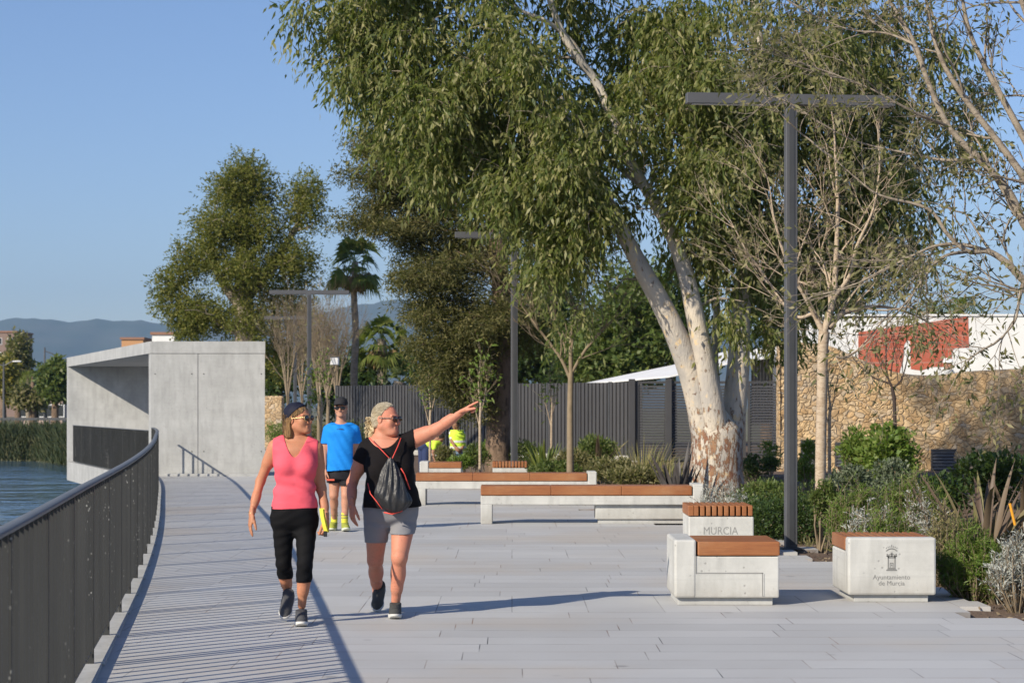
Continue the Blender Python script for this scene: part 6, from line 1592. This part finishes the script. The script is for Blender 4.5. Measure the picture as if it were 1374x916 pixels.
    for (px, py, w_) in ((440.5, 643.5, .075),):
        a = L(px, py, -.155); MB().box(a[0] - .02, a[0] + w_, a[1], a[1] + .06, a[2] - .010, a[2] + .010, M=None).build('side_trim', plain('orange trim', (.65, .10, .05), .7), o)
    yl = plain('yellow socks', (.66, .60, .06), .9); band = plain('sock stripe', (.12, .12, .10), .9)
    for a in an:
        s = Field(a - .10, a + .16, .007); s.cap(a + [0, 0, -.05], a + [0, 0, .105], .042, .043, .01); k = field_obj(s, 'sock', yl, P.root)
        for zz in (.05, .08): MB().tube([tuple(a + [0, 0, zz]), tuple(a + [0, 0, zz + .010])], .046, 14).build('stripe', band, k)
    sh = cloth('lime trainers', (.42, .46, .06), (.20, .22, .06), .7); so = plain('white rubber', (.6, .62, .5), .6)
    h0 = an[0] * 1.0; h0[2] = .0; h0[1] += .02; shoe(P.root, h0, h0 + np.array([-.02, -.25, 0]), (0, 0, 1), sh, so, band, .28, 1.1)
    h1 = an[1] * 1.0; h1[2] = .0; h1[1] += .02; shoe(P.root, h1, h1 + np.array([.04, -.25, 0.02]), (0, 0, 1), sh, so, band, .28, 1.1)
    cap = Field((-.13, -.22, -.05), (.13, .15, .17), .005); cap.ell((0, .012, .045), (.088, .104, .092), .01); cap.cut(lambda X, Y, Z: .036 - Z)
    cap.put((-.08, -.19, .03), (.08, -.05, .07), lambda X, Y, Z: np.maximum(np.sqrt((X / .078) ** 2 + ((Y + .07) / .105) ** 2) * .08 - .08, np.abs(Z - .048 + X * X * 3 + (Y + .08) * .1) - .004), .01)
    field_obj(cap, 'cap', cloth('dark cap', (.028, .028, .032), None, .8), P.root, Mh)
    hr = hair_shell(.005, .006, [lambda X, Y, Z: .0 - Y, lambda X, Y, Z: -.05 - Z]); field_obj(hr, 'hair', plain('short grey hair', (.18, .16, .14), .9), P.root, Mh)
    sunglasses(P.root, Mh, BLACKFRAME, LENS, (.034, .018), .034); lips(P.root, Mh)
man_blue()

# ------------------------------------------------------------------ workers
VEST = plain('fluorescent yellow vest', (.62, .86, .06), .7, (.55, .78, .05), 2); GREYB = plain('reflective band', (.62, .63, .60), .4)
def worker_standing():
    Y = 45.0; z0 = soil_h(PX(613, Y), Y); P = Figure('standing worker in yellow hi vis vest and jeans behind the far seats', 614, Y, z=z0 + .0, Yt=Y); L = P.L; skin = skin_mat('worker skin', (.28, .15, .09), (.30, .15, .09))
    H = L(613, 565)[2]; f = Field((-.36, -.3, -.02), (.36, .3, H + .1), .010)
    tor = P.rows([(577, 613, 7.5, .11, 0), (582, 613.5, 9.5, .13, 0), (592, 614, 9.5, .13, 0), (602, 614.5, 9, .12, 0), (608, 615, 9, .12, 0)])
    f.loft(tor, .03); f.cap(L(612, 573), L(612.5, 579), .055, .06, .03); sl, sr = L(606, 581), L(620.5, 581); el, wl = L(606.5, 592, -.10), L(611, 600, -.22); er, wr = L(622.5, 593, .02), L(620, 602, -.16)
    for a, b, c in ((sl, el, wl), (sr, er, wr)): f.cap(a, b, .05, .04, .03); f.cap(b, c, .038, .028, .02)
    fl = .02
    hips = [L(610.5, 609), L(618.5, 609)]; kn = [np.array([hips[0][0] - .01, -.03, hips[0][2] * .52]), np.array([hips[1][0] + .01, -.03, hips[1][2] * .52])]; an = [np.array([k[0], .0, .08]) for k in kn]
    for h, k_, a in zip(hips, kn, an): f.cap(h, k_, .08, .06, .03); f.cap(k_, a, .055, .036, .02)
    Mh = Matrix.Translation(L(611.5, 569.5)) @ Euler((R(20), 0, R(-20)), 'XYZ').to_matrix().to_4x4()
    V, F = join_meshes([f.mesh(), xf(head_field(.006, True).mesh(), Mh), hand_mesh(wl, (.4, -.6, -.6), (.3, -.3, .8), (0, .4, -.8), (.4, .5, .5, .5), cell=.005), hand_mesh(wr, (-.3, -.6, -.6), (-.3, -.3, .8), (0, .4, -.8), (.4, .5, .5, .5), cell=.005)]); np_obj('body', V, F, skin, P.root, True)
    g = Field((-.3, -.26, .3), (.3, .26, H), .010); g.loft([r for r in tor if r[0] > L(613, 606)[2]], .03, .02, wav=folds(.006, 20, 30, 1)); g.cap(L(608, 580.5), L(618.5, 580.5), .06, .06, .03); zt_ = L(613, 576.5)[2]; g.cut(lambda X, Y, Z: Z - zt_); v = field_obj(g, 'hi_vis_vest', VEST, P.root)
    for py in (592, 600):
        z = L(613, py)[2]; c = L(614.3, py); m = MB(); m.tube([(c[0], 0, z - .025), (c[0], 0, z + .025)], .20, 20); bmesh.ops.scale(m.bm, vec=(.96, .80, 1), verts=m.bm.verts); 
        for w_ in m.bm.verts: w_.co.x += c[0] * .04
        m.build('reflective_band', GREYB, v)
    sv = Field((-.36, -.26, .5), (.36, .2, H), .010)
    for a, b in ((sl, el), (sr, er)): sv.cap(a, a * .4 + b * .6, .060, .056, .02)
    field_obj(sv, 'sleeves', plain('white sleeves', (.7, .7, .68), .8), P.root)
    q = Field((-.3, -.26, .02), (.3, .26, 1.1), .010); q.loft([r for r in tor if r[0] < L(613, 598)[2]], .03, .012)
    for h, k_, a in zip(hips, kn, an): q.cap(h, k_, .092, .072, .02); q.cap(k_, a, .070, .058, .02)
    wz = L(613, 604)[2]; q.cut(lambda X, Y, Z: Z - wz); field_obj(q, 'jeans', cloth('blue jeans', (.16, .28, .42), (.22, .34, .48), .9), P.root)
    for a in an: shoe(P.root, a + np.array([0, .03, -.08]), a + np.array([0, -.22, -.08]), (0, 0, 1), plain('work boots', (.10, .06, .03), .8), BLACKFRAME, BLACKFRAME, .28)
    hr = hair_shell(.006, .007, [lambda X, Y, Z: -.02 - Y - Z * .6, lambda X, Y, Z: -.06 - Z]); field_obj(hr, 'hair', plain('dark hair', (.02, .015, .012), .8), P.root, Mh)
def worker_bending():
    Y = 45.0; x0 = 567; z0 = soil_h(PX(x0, Y), Y); P = Figure('worker in navy trousers and yellow shirt bending down over the planting bed', x0, Y, z=z0, Yt=Y); L = P.L; skin = skin_mat('bending worker skin', (.30, .16, .10), (.32, .16, .10))
    f = Field((-.40, -.4, -.02), (.75, .4, 1.25), .010)
    hp_, sh_ = L(570, 598, .0), L(585, 592, -.05)
    f.cap(hp_, sh_, .14, .13, .04, ((0, 0, 1), .8)); f.cap(sh_, L(588.5, 588, -.08), .06, .05, .03)
    hips = [L(566.5, 603, .06), L(572, 603, -.06)]; kn = [L(566, 620, .02), L(571, 621, -.14)]; an = [np.array([L(566, 620, .1)[0], .12, .08]), np.array([L(573, 620)[0], -.12, .08])]
    for h, k_, a in zip(hips, kn, an): f.cap(h, k_, .085, .06, .03); f.cap(k_, a, .055, .036, .02)
    arms = [(L(583.5, 596, -.16), L(581.5, 606, -.18), L(582.5, 615, -.22)), (L(586.5, 594, .06), L(589, 604, .04), L(588, 614, .0))]
    for a, b, c in arms: f.cap(a, b, .05, .04, .03); f.cap(b, c, .038, .028, .02)
    Mh = Matrix.Translation(L(590.5, 587, -.10)) @ Euler((R(45), 0, R(70)), 'XYZ').to_matrix().to_4x4()
    V, F = join_meshes([f.mesh(), xf(head_field(.006, True).mesh(), Mh)] + [hand_mesh(c, (.1, -.1, -1), (.2, -.9, 0), (.9, .2, 0), (.5, .5, .5, .5), cell=.005) for a, b, c in arms]); np_obj('body', V, F, skin, P.root, True)
    g = Field((-.3, -.4, .3), (.75, .4, 1.25), .010); g.cap(hp_ * .55 + sh_ * .45, sh_, .158, .150, .04, ((0, 0, 1), .8))
    for a, b, c in arms: g.cap(a, a * .5 + b * .5, .062, .058, .03)
    field_obj(g, 'yellow_shirt', VEST, P.root)
    q = Field((-.4, -.4, .02), (.6, .4, 1.2), .010); q.cap(hp_, hp_ * .75 + sh_ * .25, .155, .15, .04, ((0, 0, 1), .85))
    for h, k_, a in zip(hips, kn, an): q.cap(h, k_, .098, .075, .02); q.cap(k_, a, .072, .058, .02)
    field_obj(q, 'navy_trousers', cloth('navy trousers', (.035, .05, .12), None, .9), P.root)
    for a in an: shoe(P.root, a + np.array([-.03, 0, -.08]), a + np.array([.22, 0, -.08]), (0, 0, 1), plain('boots', (.05, .04, .03), .8), BLACKFRAME, BLACKFRAME, .28)
    hr = hair_shell(.006, .007, [lambda X, Y, Z: -.03 - Y - Z * .5, lambda X, Y, Z: -.06 - Z]); field_obj(hr, 'hair', plain('black hair', (.015, .012, .010), .8), P.root, Mh)
def worker_hat():
    Y = 53.0; P = Figure('worker in white hard hat and white shirt seen above the stone wall', 1271, Y, z=1.12, Yt=Y); L = P.L; skin = skin_mat('hat worker skin', (.30, .17, .12), (.33, .17, .11))
    f = Field((-.36, -.3, -.02), (.36, .3, 1.8), .011)
    tor = P.rows([(497, 1269.5, 8, .12, 0), (503, 1269.5, 9.5, .15, 0), (515, 1270, 9, .14, 0), (527, 1270, 8.5, .13, 0), (534, 1270, 8.5, .13, 0)]); f.loft(tor, .03); f.cap(L(1271, 491), L(1270, 498), .055, .07, .03)
    for s in (-1, 1):
        a = L(1269.5 + s * 8, 500); b = a + np.array([s * .05, .03, -.28]); c = b + np.array([0, -.15, -.2]); f.cap(a, b, .055, .04, .03); f.cap(b, c, .038, .028, .02)
        h = L(1270 + s * 4.5, 535); k_ = np.array([h[0], -.02, .46]); f.cap(h, k_, .085, .06, .03); f.cap(k_, (h[0], 0, .08), .055, .04, .02)
    Mh = Matrix.Translation(L(1272.5, 488.5)) @ Euler((0, 0, R(60)), 'XYZ').to_matrix().to_4x4() @ Matrix.Scale(1.12, 4)
    V, F = join_meshes([f.mesh(), xf(head_field(.006, True).mesh(), Mh)]); np_obj('body', V, F, skin, P.root, True)
    g = Field((-.4, -.3, .8), (.4, .3, 1.6), .010); g.loft(tor, .03, .02, wav=folds(.006, 20, 30, 1))
    for s in (-1, 1): a = L(1269.5 + s * 8, 500); g.cap(a, a + np.array([s * .04, .02, -.2]), .068, .062, .03)
    g.cut(lambda X, Y, Z: .9 - Z); field_obj(g, 'white_shirt', cloth('white work shirt', (.55, .56, .56), None, .9), P.root)
    q = Field((-.3, -.26, .05), (.3, .26, 1.0), .011)
    for s in (-1, 1):
        h = L(1270 + s * 4.5, 530); k_ = np.array([h[0], -.02, .46]); q.cap(h, k_, .10, .075, .03); q.cap(k_, (h[0], 0, .08), .07, .058, .02)
    field_obj(q, 'work_trousers', cloth('dark trousers', (.05, .05, .06), None, .9), P.root)
    hat = Field((-.16, -.2, -.02), (.16, .18, .18), .006); hat.ell((0, .012, .045), (.098, .120, .105), .01); hat.cut(lambda X, Y, Z: .035 - Z)
    hat.put((-.13, -.19, .03), (.13, .15, .05), lambda X, Y, Z: np.maximum(np.sqrt((X / .118) ** 2 + ((Y + .015) / .160) ** 2) * .12 - .12, np.abs(Z - .042) - .006), .01); hat.cap((0, -.09, .10), (0, .10, .125), .02, .02, .015)
    field_obj(hat, 'hard_hat', plain('white plastic helmet', (.80, .80, .78), .35), P.root, Mh)
worker_standing(); worker_bending(); worker_hat()
